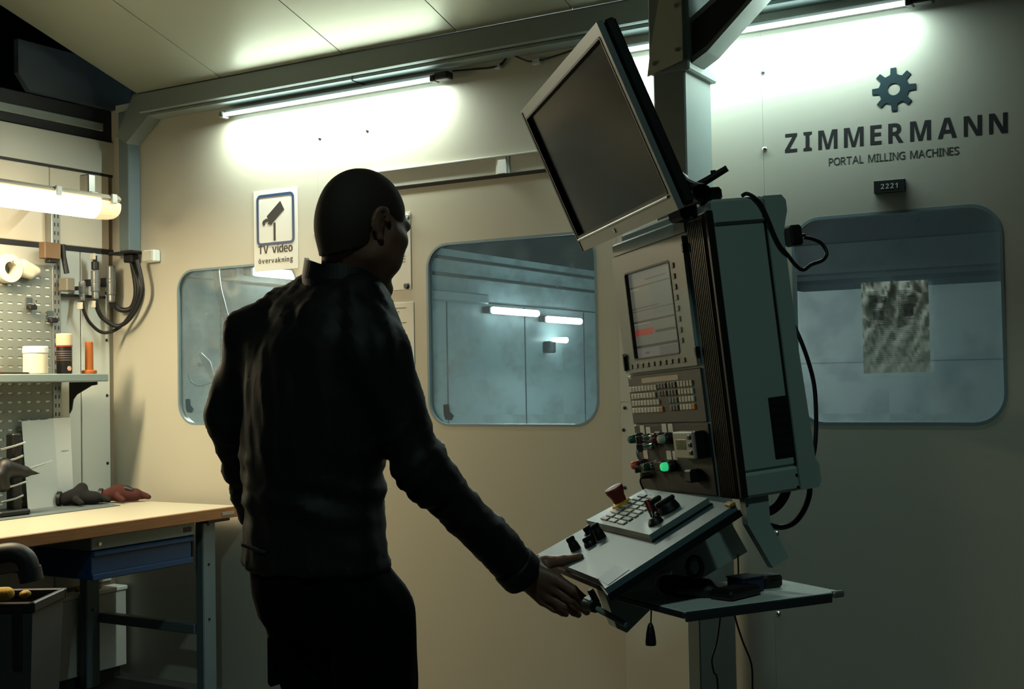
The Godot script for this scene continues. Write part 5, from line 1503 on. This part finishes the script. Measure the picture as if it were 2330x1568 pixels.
func tray() -> void:
	var a := Vector3(3.6635, 0.940, 1.9069)
	var dx := (Vector3(3.8639, 0.940, 2.0257) - a).normalized()
	var dz := Vector3(-dx.z, 0, dx.x) * -1.0
	var t := thing("tray_shelf", "pale rimmed tray standing out beside the console desk", "shelf", tf(Basis(dx, Vector3.UP, dx.cross(Vector3.UP)), a))
	var pl := Mb.new()
	pl.span(Vector3(0.0, -0.008, -0.395), Vector3(0.232, 0.0, 0.0), 0.002)
	obj("tray_top", pl, mat(Color(0.90, 0.91, 0.87), 0.5), t)
	var rim := Mb.new()
	rim.span(Vector3(0.229, -0.020, -0.368), Vector3(0.2345, -0.001, 0.0), 0.002)
	rim.span(Vector3(0.0, -0.014, -0.001), Vector3(0.232, -0.002, 0.004), 0.002)
	obj("tray_rim", rim, mat(Color(0.17, 0.20, 0.21), 0.5), t)
	obj("tray_end", Mb.new().span(Vector3(0.225, -0.011, -0.398), Vector3(0.238, 0.002, -0.368), 0.003), M.alu, t)
	obj("tray_bracket", Mb.new().span(Vector3(-0.03, -0.026, -0.30), Vector3(0.10, -0.009, -0.22), 0.003), M.steel_grey, t)
	var tt := t.transform
	# things lying on the tray
	var hs := thing("headset", "black headset with a pale ear cushion and ring lying on the tray", "headset", tt * tf(Basis.IDENTITY, Vector3(0.075, 0.001, -0.075)))
	obj("ear_cup", blob([[Vector3(0, 0.022, 0), 0.021, Vector3(0.055, 0.020, -0.055), 0.016], [Vector3(0.03, 0.012, 0.0), 0.012, Vector3(0.10, 0.010, -0.10), 0.009]], 0.012, 0.004), M.black, hs)
	obj("ear_cushion", Mb.new().tube(curve([Vector3(-0.022, 0.006, 0.018), Vector3(-0.028, 0.022, 0.014), Vector3(-0.016, 0.038, 0.008), Vector3(0.008, 0.046, -0.002)], 5), [0.005, 0.006, 0.007, 0.007, 0.007, 0.007, 0.007, 0.007, 0.007, 0.007, 0.007, 0.006, 0.006, 0.006, 0.005, 0.004], 10), M.white, hs)
	var rg := Mb.new()
	var pts := []
	for k in 17:
		var an := TAU * k / 16.0
		pts.append(Vector3(0.050, 0.060, -0.03) + Vector3(cos(an) * 0.010, sin(an) * 0.020, -cos(an) * 0.010))
	rg.tube(pts, 0.0058, 10, false)
	obj("ring_handle", rg, M.black, hs)
	var sc := thing("remote_control", "flat black handheld remote on the tray between headset and blue box", "remote", tt * tf(Basis(Vector3.UP, 0.3), Vector3(0.165, 0.001, -0.175)))
	obj("remote_body", Mb.new().box(Vector3(0, 0.010, 0), Vector3(0.055, 0.020, 0.11), 0.006), M.black, sc)
	obj("remote_keys", Mb.new().box(Vector3(0, 0.0205, 0.01), Vector3(0.035, 0.002, 0.06), 0.0008), M.dark_plastic, sc)
	var bx := thing("blue_box", "small dark blue box on the tray behind the black remote", "box", tt * tf(Basis(Vector3.UP, 0.1), Vector3(0.122, 0.001, -0.235)))
	obj("box_body", Mb.new().box(Vector3(0, 0.014, 0), Vector3(0.05, 0.028, 0.06), 0.003), mat(Color(0.05, 0.12, 0.26), 0.4), bx)
	obj("box_lid", Mb.new().box(Vector3(0, 0.029, 0), Vector3(0.052, 0.004, 0.062), 0.0015), mat(Color(0.05, 0.12, 0.26), 0.4), bx)
	var cs := thing("black_case", "small black case at the far end of the things on the tray", "case", tt * tf(Basis.IDENTITY, Vector3(0.105, 0.001, -0.305)))
	obj("case_body", Mb.new().box(Vector3(0, 0.013, 0), Vector3(0.05, 0.026, 0.05), 0.005), M.black, cs)
	obj("case_strap", Mb.new().box(Vector3(0, 0.0135, 0.0), Vector3(0.053, 0.006, 0.02), 0.001), M.dark_plastic, cs)

func console_cables(cf: Transform3D) -> void:
	var br := thing("power_adapter", "black power adapter on the back of the console at the right window corner", "adapter", tf(cf.basis, Vector3(3.967, 1.68, 1.6469)))
	obj("adapter_body", Mb.new().box(Vector3(0, 0, -0.002), Vector3(0.034, 0.044, 0.030), 0.005), M.black, br)
	obj("adapter_ribs", Mb.new().box(Vector3(0.0, 0, -0.002), Vector3(0.035, 0.026, 0.022), 0.002), M.dark_plastic, br)
	obj("strain_relief", Mb.new().tube([Vector3(0.0, -0.001, -0.014), Vector3(0.002, 0.0, -0.030)], [0.005, 0.003], 8), M.black, br)
	tag(obj("adapter_cable", Mb.new().tube(curve([Vector3(3.9022, 1.7565, 1.7719), Vector3(3.9155, 1.7599, 1.7716), Vector3(3.9355, 1.7421, 1.76), Vector3(3.9487, 1.7059, 1.7466), Vector3(3.9573, 1.6744, 1.7354), Vector3(3.9652, 1.6519, 1.7244), Vector3(3.9752, 1.6342, 1.7076), Vector3(3.9848, 1.6133, 1.6837), Vector3(3.9947, 1.6048, 1.665), Vector3(4.0037, 1.6172, 1.6384), Vector3(4.0185, 1.6281, 1.6051), Vector3(4.0233, 1.644, 1.5909), Vector3(4.0139, 1.6644, 1.5929), Vector3(3.9999, 1.6744, 1.6088), Vector3(3.9844, 1.6777, 1.6266)], 6), 0.0042, 8), M.black_rubber), "thin black cable crossing the console side and looping to the power adapter", "cable")
	tag(obj("console_cable", Mb.new().tube(curve([Vector3(3.9681, 1.4894, 1.6566), Vector3(3.9826, 1.4563, 1.6569), Vector3(3.9948, 1.4097, 1.6454), Vector3(4.0035, 1.3584, 1.6382), Vector3(4.0059, 1.2935, 1.6391), Vector3(4.0041, 1.2382, 1.6443), Vector3(3.9956, 1.2009, 1.6411)], 6), 0.0048, 8), M.black_rubber), "black cable bowed out along the rear edge of the console", "cable")
	tag(obj("console_cable", Mb.new().tube(curve([Vector3(3.8608, 1.1307, 1.7101), Vector3(3.8778, 1.0925, 1.6925), Vector3(3.8997, 1.0685, 1.6683), Vector3(3.9232, 1.0592, 1.6414), Vector3(3.9442, 1.0667, 1.6165), Vector3(3.9599, 1.0908, 1.5969), Vector3(3.9692, 1.1229, 1.584), Vector3(3.9701, 1.1493, 1.5815)], 6), 0.0062, 8), M.black_rubber), "black cable hanging in the widest loop under the console", "cable")
	tag(obj("console_cable", Mb.new().tube(curve([Vector3(3.8461, 1.1217, 1.6356), Vector3(3.8629, 1.092, 1.6177), Vector3(3.8812, 1.083, 1.5968), Vector3(3.8983, 1.095, 1.5761), Vector3(3.9113, 1.119, 1.5596), Vector3(3.9158, 1.1455, 1.5529)], 6), 0.0065, 8), M.black_rubber), "black cable in the short upper loop under the console", "cable")
	tag(obj("console_cable", Mb.new().tube(curve([Vector3(3.8633, 1.0815, 1.664), Vector3(3.8835, 1.0893, 1.6399), Vector3(3.9046, 1.1027, 1.6145), Vector3(3.9188, 1.1319, 1.5962), Vector3(3.921, 1.1489, 1.5927)], 6), 0.0062, 8), M.black_rubber), "black cable crossing from the short loop to the console bracket", "cable")
	tag(obj("hanging_lead", Mb.new().tube(curve([Vector3(3.7634, 0.8702, 1.5897), Vector3(3.7597, 0.831, 1.5905), Vector3(3.7524, 0.787, 1.5933), Vector3(3.7429, 0.7528, 1.5977), Vector3(3.7454, 0.7233, 1.5952), Vector3(3.7524, 0.6789, 1.5895), Vector3(3.7475, 0.3598, 1.5811)], 5), 0.0022, 6), M.black_rubber), "thin dark lead hanging below the tray, nearer the column", "cable")
	tag(obj("hanging_lead", Mb.new().tube(curve([Vector3(3.8053, 0.879, 1.6233), Vector3(3.8093, 0.85, 1.6198), Vector3(3.8211, 0.8015, 1.6111), Vector3(3.8346, 0.7578, 1.6015), Vector3(3.8369, 0.724, 1.599), Vector3(3.8357, 0.6855, 1.5983), Vector3(3.8285, 0.3771, 1.5916)], 5), 0.0022, 6), M.black_rubber), "thin dark lead hanging below the tray, right of the other", "cable")
	tag(obj("hanging_lead", Mb.new().tube(curve([Vector3(3.8466, 1.004, 1.6962), Vector3(3.8466, 0.9778, 1.6953), Vector3(3.8457, 0.9479, 1.6948)], 4), 0.0018, 6), M.black_rubber), "short thin lead between the desk bracket and the tray", "cable")

# cloth that bunches: folds run with the body's hang, round the waist and round the sleeves
class Cloth extends Field:
	var na: FastNoiseLite
	var nb: FastNoiseLite
	var waist := 1.12
	var elbow := Vector3.ZERO
	var arm := Vector3.RIGHT
	var amount := 0.006

	func shove(p: Vector3, n: Vector3) -> float:
		var hang := na.get_noise_3d(p.x * 13.0 + p.y * 2.0, p.y * 2.6, p.z * 13.0)
		var belt := nb.get_noise_3d(p.x * 4.0, p.y * 17.0 + p.x * 5.0, p.z * 4.0)
		var w := clampf(1.0 - absf(p.y - waist) / 0.16, 0.0, 1.0)
		var a := arm.dot(p - elbow)
		var r := (p - elbow - arm * a).length()
		var sleeve := clampf(1.0 - r / 0.12, 0.0, 1.0) * clampf(1.6 - absf(a) / 0.12, 0.0, 1.0)
		var rings := nb.get_noise_3d(a * 26.0, p.y * 5.0, p.z * 5.0 + 9.0)
		return amount * (hang * (1.0 - 0.6 * w) * (1.0 - sleeve) + 1.5 * belt * w * (1.0 - sleeve) + 1.7 * rings * sleeve)

class Stubble extends Field:
	var nz1: FastNoiseLite

	func shove(p: Vector3, _n: Vector3) -> float:
		return 0.0016 * nz1.get_noise_3d(p.x * 240.0, p.y * 240.0, p.z * 240.0)

func rows(list: Array) -> Array:
	var out := []
	for q in list:
		out.append([q[0].y, q[0].x, q[0].z, q[1], q[2]])
	return out

func chain(f: Field, pts: Array, rad: Array, k: float) -> void:
	for i in pts.size() - 1:
		f.bone(pts[i], pts[i + 1], rad[i], rad[i + 1], k)

func head_bone(f: Field, h: Transform3D, a: Vector3, b: Vector3, ra: float, rb: float, k := 0.015) -> void:
	f.bone(h * a, h * b, ra, rb, k)

func operator() -> void:
	var lat := Vector2(0.997, 0.074)
	var hc := Vector3(3.1981, 1.7293, 2.1315)
	var right := Vector3(0.955, 0.0, 0.296)
	var hb := Basis(right, Vector3.UP, right.cross(Vector3.UP)).rotated(right, deg_to_rad(-13.0))
	var h := tf(hb, hc)
	var neck := Vector3(3.1534, 1.5953, 2.1418)
	var ls := Vector3(2.9399, 1.4908, 2.1837)
	var rs := Vector3(3.2714, 1.4414, 2.1941)
	var re := Vector3(3.3438, 1.2042, 2.1426)
	var rw := Vector3(3.4462, 0.9769, 1.9338)
	var le := Vector3(2.846, 1.3172, 2.1636)
	var lw := Vector3(2.8022, 1.0889, 2.0419)
	var at := Vector3(3.071, 0.0595, 2.148)
	var o := thing("person", "man with cropped hair in dark jacket and trousers, right hand on the console desk", "person", tf(Basis.IDENTITY, Vector3(at.x, 0, at.z)))
	var skin := mat(Color(0.50, 0.35, 0.28), 0.5)
	skin.subsurf_scatter_enabled = true
	skin.subsurf_scatter_strength = 0.08
	var cloth := mat(Color(0.045, 0.046, 0.045), 0.62)
	cloth.metallic_specular = 0.4
	cloth.rim_enabled = true
	cloth.rim = 0.13
	cloth.rim_tint = 0.4
	var pants := mat(Color(0.022, 0.023, 0.024), 0.9)
	pants.metallic_specular = 0.2
	# ---- the body: one surface, with finer grids for the head and the hands
	var bm := Mb.new()
	var bf := Field.new(Vector3(2.35, -0.02, 1.55), Vector3(3.75, 1.66, 2.55), 0.016)
	bf.loft(rows([[neck, 0.055, 0.055], [Vector3(3.1246, 1.5209, 2.1679), 0.14, 0.085], [Vector3(3.1028, 1.3589, 2.1751), 0.16, 0.105], [Vector3(3.0877, 1.1828, 2.1779), 0.145, 0.10], [Vector3(3.0991, 0.9597, 2.1632), 0.16, 0.11], [Vector3(3.1107, 0.8944, 2.154), 0.15, 0.105]]), lat, 0.03)
	chain(bf, [ls, le, lw], [0.045, 0.038, 0.030], 0.03)
	chain(bf, [rs, re, rw], [0.045, 0.038, 0.030], 0.03)
	var hipl := Vector3(3.0263, 0.8842, 2.134)
	var hipr := Vector3(3.2218, 0.9041, 2.158)
	var kneel := Vector3(3.0992, 0.4906, 2.0999)
	var kneer := Vector3(3.2494, 0.5295, 2.1516)
	var ankl := Vector3(3.0776, 0.0708, 2.0746)
	var ankr := Vector3(3.2285, 0.1193, 2.1262)
	chain(bf, [hipl, kneel, ankl], [0.072, 0.052, 0.038], 0.03)
	chain(bf, [hipr, kneer, ankr], [0.072, 0.052, 0.038], 0.03)
	var fwd := Vector3(0.074, 0, -0.997)
	for a in [ankl, ankr]:
		bf.bone(a, Vector3(a.x, 0.05, a.z) + fwd * 0.12, 0.038, 0.028, 0.02)
	bf.skin(bm)
	var hf := Field.new(hc + Vector3(-0.16, -0.25, -0.16), hc + Vector3(0.16, 0.13, 0.16), 0.0042)
	hf.ball(h * Vector3(0, 0.004, 0.008), hb, Vector3(0.0765, 0.098, 0.097), 0.02)
	hf.ball(h * Vector3(0, -0.035, 0.040), hb, Vector3(0.060, 0.062, 0.056), 0.03)
	hf.ball(h * Vector3(0, -0.050, -0.040), hb, Vector3(0.060, 0.085, 0.054), 0.03)
	for s in [-1.0, 1.0]:
		head_bone(hf, h, Vector3(s * 0.050, -0.080, 0.000), Vector3(s * 0.016, -0.134, -0.066), 0.020, 0.017, 0.02)
		head_bone(hf, h, Vector3(s * 0.046, -0.036, -0.062), Vector3(s * 0.060, -0.030, -0.030), 0.021, 0.018, 0.02)
		head_bone(hf, h, Vector3(s * 0.034, -0.078, -0.056), Vector3(s * 0.050, -0.066, -0.020), 0.026, 0.022, 0.025)
	head_bone(hf, h, Vector3(-0.010, -0.138, -0.074), Vector3(0.010, -0.138, -0.074), 0.016, 0.016, 0.02)
	head_bone(hf, h, Vector3(-0.036, 0.004, -0.080), Vector3(0.036, 0.004, -0.080), 0.013, 0.013, 0.015)
	head_bone(hf, h, Vector3(0, -0.004, -0.090), Vector3(0, -0.048, -0.103), 0.008, 0.011, 0.012)
	head_bone(hf, h, Vector3(-0.020, -0.088, -0.080), Vector3(0.020, -0.088, -0.080), 0.008, 0.008, 0.012)
	for s in [-1.0, 1.0]:
		hf.ball(h * Vector3(s * 0.032, -0.018, -0.096), hb, Vector3(0.017, 0.012, 0.014), 0.012, true)
		hf.ball(h * Vector3(s * 0.032, -0.019, -0.080), hb, Vector3(0.012, 0.010, 0.011), 0.004)
	hf.bone(h * Vector3(0, -0.07, 0.022), neck, 0.051, 0.059, 0.03)
	for s in [-1.0, 1.0]:
		var eb := hb * Basis(Vector3.UP, s * 0.42) * Basis(Vector3.RIGHT, 0.16)
		hf.ball(h * Vector3(s * 0.079, -0.022, 0.014), eb, Vector3(0.0075, 0.029, 0.016), 0.006)
		var rim := []
		for k in 10:
			var an := -0.9 + 3.9 * k / 9.0
			rim.append(h * (Vector3(s * (0.083 + 0.004 * sin(an * 0.8)), -0.019, 0.015) + Vector3(0, sin(an) * 0.0275, cos(an) * 0.0165)))
		chain(hf, rim, [0.0042, 0.0045, 0.0046, 0.0048, 0.005, 0.005, 0.005, 0.005, 0.0048, 0.0045], 0.004)
		hf.ball(h * Vector3(s * 0.088, -0.022, 0.008), eb, Vector3(0.006, 0.013, 0.008), 0.004, true)
		hf.ball(h * Vector3(s * 0.080, -0.050, 0.006), hb, Vector3(0.006, 0.009, 0.007), 0.006)
	hf.skin(bm)
	# right hand: closed round the front edge of the desk, thumb on top
	var rf := Field.new(rw + Vector3(-0.06, -0.17, -0.12), rw + Vector3(0.20, 0.09, 0.16), 0.0034)
	rf.bone(Vector3(3.4382, 0.9936, 1.9508), Vector3(3.4606, 0.9766, 1.9252), 0.030, 0.029, 0.015)
	var ks := [Vector3(3.5253, 0.9636, 1.9153), Vector3(3.5167, 0.9425, 1.9081), Vector3(3.4984, 0.9243, 1.9008), Vector3(3.4786, 0.9107, 1.8947)]
	var ws := [Vector3(3.4642, 0.9859, 1.9234), Vector3(3.4623, 0.9766, 1.9242), Vector3(3.4562, 0.9665, 1.9216), Vector3(3.4502, 0.9564, 1.9191)]
	for k in 4:
		rf.bone(ws[k], ks[k], 0.019, 0.0135 - 0.0008 * k, 0.014)
	chain(rf, [ks[0], Vector3(3.5644, 0.9432, 1.9146), Vector3(3.5772, 0.9189, 1.8886), Vector3(3.5763, 0.9012, 1.8653)], [0.0115, 0.0098, 0.0088, 0.0075], 0.004)
	chain(rf, [ks[1], Vector3(3.5534, 0.9204, 1.9028), Vector3(3.5649, 0.8996, 1.8778), Vector3(3.5641, 0.8864, 1.8545)], [0.0115, 0.0100, 0.0090, 0.0078], 0.004)
	chain(rf, [ks[2], Vector3(3.5331, 0.905, 1.8969), Vector3(3.5431, 0.8878, 1.8729), Vector3(3.5415, 0.8783, 1.8502)], [0.0110, 0.0094, 0.0086, 0.0074], 0.004)
	chain(rf, [ks[3], Vector3(3.5023, 0.8942, 1.8858), Vector3(3.5101, 0.8826, 1.8633), Vector3(3.5093, 0.8759, 1.8461)], [0.0100, 0.0084, 0.0076, 0.0066], 0.004)
	chain(rf, [Vector3(3.4632, 0.9832, 1.9181), Vector3(3.4859, 0.9915, 1.8932), Vector3(3.5304, 0.9984, 1.8902), Vector3(3.5704, 1.0094, 1.8936)], [0.020, 0.0150, 0.0112, 0.0085], 0.008)
	rf.skin(bm)
	# left hand, hanging in front of the body
	var lf := Field.new(lw + Vector3(-0.12, -0.22, -0.14), lw + Vector3(0.12, 0.06, 0.14), 0.0038)
	var dn := Vector3(0.25, -0.92, -0.12).normalized()
	var ac := fwd
	lf.bone(lw, lw + dn * 0.03, 0.028, 0.027, 0.012)
	for k in 4:
		var kb := lw + dn * (0.098 - 0.006 * k) + ac * (0.030 - 0.020 * k)
		lf.bone(lw + dn * 0.03 + ac * (0.012 - 0.008 * k), kb, 0.018, 0.0125, 0.012)
		var ln: float = [0.075, 0.082, 0.076, 0.060][k]
		var inw := Vector3(0.55, -0.75, 0).normalized()
		chain(lf, [kb, kb + dn * ln * 0.45 + Vector3(0.008, 0, 0), kb + dn * ln * 0.55 + inw * ln * 0.3, kb + dn * ln * 0.5 + inw * ln * 0.55], [0.0112, 0.0098, 0.0088, 0.0075], 0.004)
	chain(lf, [lw + dn * 0.025 + ac * 0.015, lw + dn * 0.055 + ac * 0.045, lw + dn * 0.09 + ac * 0.052, lw + dn * 0.118 + ac * 0.050], [0.018, 0.0135, 0.011, 0.0085], 0.008)
	lf.skin(bm)
	var place := func_shift(bm, -o.position)
	obj("body", place, skin, o)
	# ---- cropped hair
	var sf := Stubble.new(hc + Vector3(-0.14, -0.13, -0.14), hc + Vector3(0.14, 0.13, 0.14), 0.0046)
	sf.nz1 = noise(1.0, 2, 4)
	sf.ball(h * Vector3(0, 0.004, 0.008), hb, Vector3(0.0790, 0.1010, 0.1000), 0.02)
	sf.ball(h * Vector3(0, -0.035, 0.040), hb, Vector3(0.0622, 0.0640, 0.0582), 0.03)
	sf.bone(h * Vector3(0, -0.05, 0.028), h * Vector3(0, -0.12, 0.026), 0.0525, 0.0525, 0.03)
	sf.keep(h * Vector3(0, -0.108, 0.085), hb * Vector3(0, -1.0, -0.55).normalized())
	sf.ball(h * Vector3(0, -0.03, -0.115), hb, Vector3(0.085, 0.095, 0.075), 0.006, true)
	for s in [-1.0, 1.0]:
		sf.ball(h * Vector3(s * 0.085, -0.045, -0.012), hb, Vector3(0.030, 0.052, 0.042), 0.006, true)
	var sm := Mb.new()
	sf.skin(sm)
	var hairm := mat(Color(0.20, 0.145, 0.105), 0.8)
	obj("hair", func_shift(sm, -o.position), hairm, o)
	# ---- jacket
	var jf := Cloth.new(Vector3(2.40, 0.84, 1.45), Vector3(3.70, 1.70, 2.60), 0.0125)
	jf.na = noise(1.0, 3, 31)
	jf.nb = noise(1.0, 2, 47)
	jf.elbow = re
	jf.arm = (rw - rs).normalized()
	jf.waist = (Vector3(3.077, 1.1459, 2.183)).y
	jf.amount = 0.011
	jf.loft(rows([[Vector3(3.1601, 1.6069, 2.144), 0.070, 0.070], [Vector3(3.1502, 1.5733, 2.1545), 0.105, 0.085], [Vector3(3.1273, 1.5302, 2.1666), 0.155, 0.103], [Vector3(3.1092, 1.4609, 2.175), 0.182, 0.120], [Vector3(3.1012, 1.3589, 2.1761), 0.182, 0.128], [Vector3(3.0919, 1.2663, 2.1783), 0.177, 0.125], [Vector3(3.0869, 1.1828, 2.1784), 0.172, 0.120], [Vector3(3.0827, 1.0993, 2.1779), 0.171, 0.119], [Vector3(3.0863, 1.0342, 2.1735), 0.177, 0.124], [Vector3(3.0889, 0.9915, 2.1704), 0.183, 0.130]]), lat, 0.03)
	jf.bone(Vector3(3.0682, 1.5737, 2.1568), ls, 0.050, 0.062, 0.05)
	jf.bone(Vector3(3.2062, 1.5496, 2.1669), rs, 0.050, 0.062, 0.05)
	chain(jf, [ls, le, lw], [0.064, 0.057, 0.047], 0.03)
	chain(jf, [rs, re, rw], [0.065, 0.054, 0.046], 0.03)
	# cut the neck hole and the sleeve ends
	jf.bone_cut(Vector3(3.1606, 1.6739, 2.1461), Vector3(3.1541, 1.5925, 2.1412), 0.062)
	var ra := (rw - re).normalized()
	jf.bone_cut(rw + ra * 0.012, rw + ra * 0.09, 0.036)
	var la := (lw - le).normalized()
	jf.bone_cut(lw + la * 0.012, lw + la * 0.09, 0.036)
	var jm := Mb.new()
	jf.skin(jm, true)
	var jacket := obj("jacket", func_shift(jm, -o.position), cloth, o)
	# stand-up collar, open in front, its ends folded out
	var cm := Mb.new()
	var cc := Vector3(3.1558, 1.5735, 2.1453)
	var prev := []
	var seg := 40
	for k in seg + 1:
		var u := float(k) / seg
		var an := lerpf(-2.25, 2.25, u)
		var back := Vector3(-fwd.x, 0, -fwd.z)
		var side := Vector3(lat.x, 0, lat.y)
		var d := back * cos(an) + side * sin(an)
		var front := clampf((absf(an) - 1.1) / 1.15, 0.0, 1.0)
		var base := cc + d * (0.086 + 0.004 * front) + Vector3(0, -0.016 - 0.030 * front, 0)
		var top := cc + d * (0.074 + 0.020 * front + 0.012 * clampf(-sin(an) * 1.2, 0.0, 1.0)) + Vector3(0, 0.058 - 0.060 * front + 0.024 * clampf(-sin(an), 0.0, 1.0), 0)
		var inn := -d * 0.007
		var ring := [base, base.lerp(top, 0.55) + d * 0.006, top, top + inn + Vector3(0, -0.001, 0), base + inn]
		if k > 0:
			for j in 5:
				var jn := (j + 1) % 5
				cm.quad(prev[j], prev[jn], ring[jn], ring[j], [d, d, Vector3.UP, -d, Vector3.DOWN][j])
		if k == 0 or k == seg:
			var e := Vector3(-d.z, 0, d.x) * (1.0 if k == 0 else -1.0)
			cm.tri(ring[0], ring[1], ring[4], e, e, e)
			cm.tri(ring[1], ring[2], ring[3], e, e, e)
			cm.tri(ring[1], ring[3], ring[4], e, e, e)
		prev = ring
	obj("collar", func_shift(cm, -o.position), cloth, jacket)
	var cu := Mb.new()
	cu.lathe([Vector2(0.040, 0.016), Vector2(0.0475, 0.016), Vector2(0.0495, 0.006), Vector2(0.0490, -0.022), Vector2(0.046, -0.026)], 24, tf(Basis(Quaternion(Vector3.UP, ra)), rw))
	obj("cuff", func_shift(cu, -o.position), cloth, jacket)
	var pk := Mb.new()
	pk.tube([Vector3(2.9946, 1.0533, 2.2928), Vector3(3.0321, 1.0468, 2.297), Vector3(3.0637, 1.0415, 2.2978)], [0.004, 0.005, 0.004], 8)
	obj("pocket_trim", func_shift(pk, -o.position), mat(Color(0.16, 0.15, 0.13), 0.6), jacket)
	# ---- trousers
	var tfd := Cloth.new(Vector3(2.75, 0.02, 1.80), Vector3(3.50, 1.06, 2.50), 0.0135)
	tfd.na = noise(1.0, 2, 71)
	tfd.nb = noise(1.0, 2, 77)
	tfd.waist = 0.50
	tfd.amount = 0.009
	tfd.loft(rows([[Vector3(3.0903, 1.0082, 2.1702), 0.168, 0.116], [Vector3(3.1012, 0.9504, 2.1616), 0.178, 0.126], [Vector3(3.1107, 0.8944, 2.154), 0.172, 0.124], [Vector3(3.1162, 0.8665, 2.1497), 0.15, 0.11]]), lat, 0.04)
	chain(tfd, [hipl, kneel, ankl + Vector3(0, -0.03, 0)], [0.090, 0.070, 0.058], 0.03)
	chain(tfd, [hipr, kneer, ankr + Vector3(0, -0.03, 0)], [0.090, 0.070, 0.058], 0.03)
	var tm := Mb.new()
	tfd.skin(tm, true)
	var tro := obj("trousers", func_shift(tm, -o.position), pants, o)
	var fl := Mb.new()
	fl.box(Vector3(2.9918, 0.7982, 2.1923), Vector3(0.018, 0.11, 0.05), 0.008)
	obj("side_pocket", func_shift(fl, -o.position), pants, tro)
	for a in [ankl, ankr]:
		var sf2 := Field.new(Vector3(a.x - 0.12, 0.002, a.z - 0.30), Vector3(a.x + 0.12, 0.20, a.z + 0.14), 0.010)
		sf2.bone(Vector3(a.x, 0.045, a.z) - fwd * 0.05, Vector3(a.x, 0.042, a.z) + fwd * 0.18, 0.042, 0.040, 0.03)
		sf2.bone(Vector3(a.x, 0.05, a.z), Vector3(a.x, 0.13, a.z), 0.048, 0.046, 0.03)
		sf2.keep(Vector3(0, 0.012, 0), Vector3.DOWN)
		var shm := Mb.new()
		sf2.skin(shm)
		obj("shoe", func_shift(shm, -o.position), M.black, o)

func func_shift(mb: Mb, by: Vector3) -> Mb:
	for i in mb.v.size():
		mb.v[i] += by
	return mb
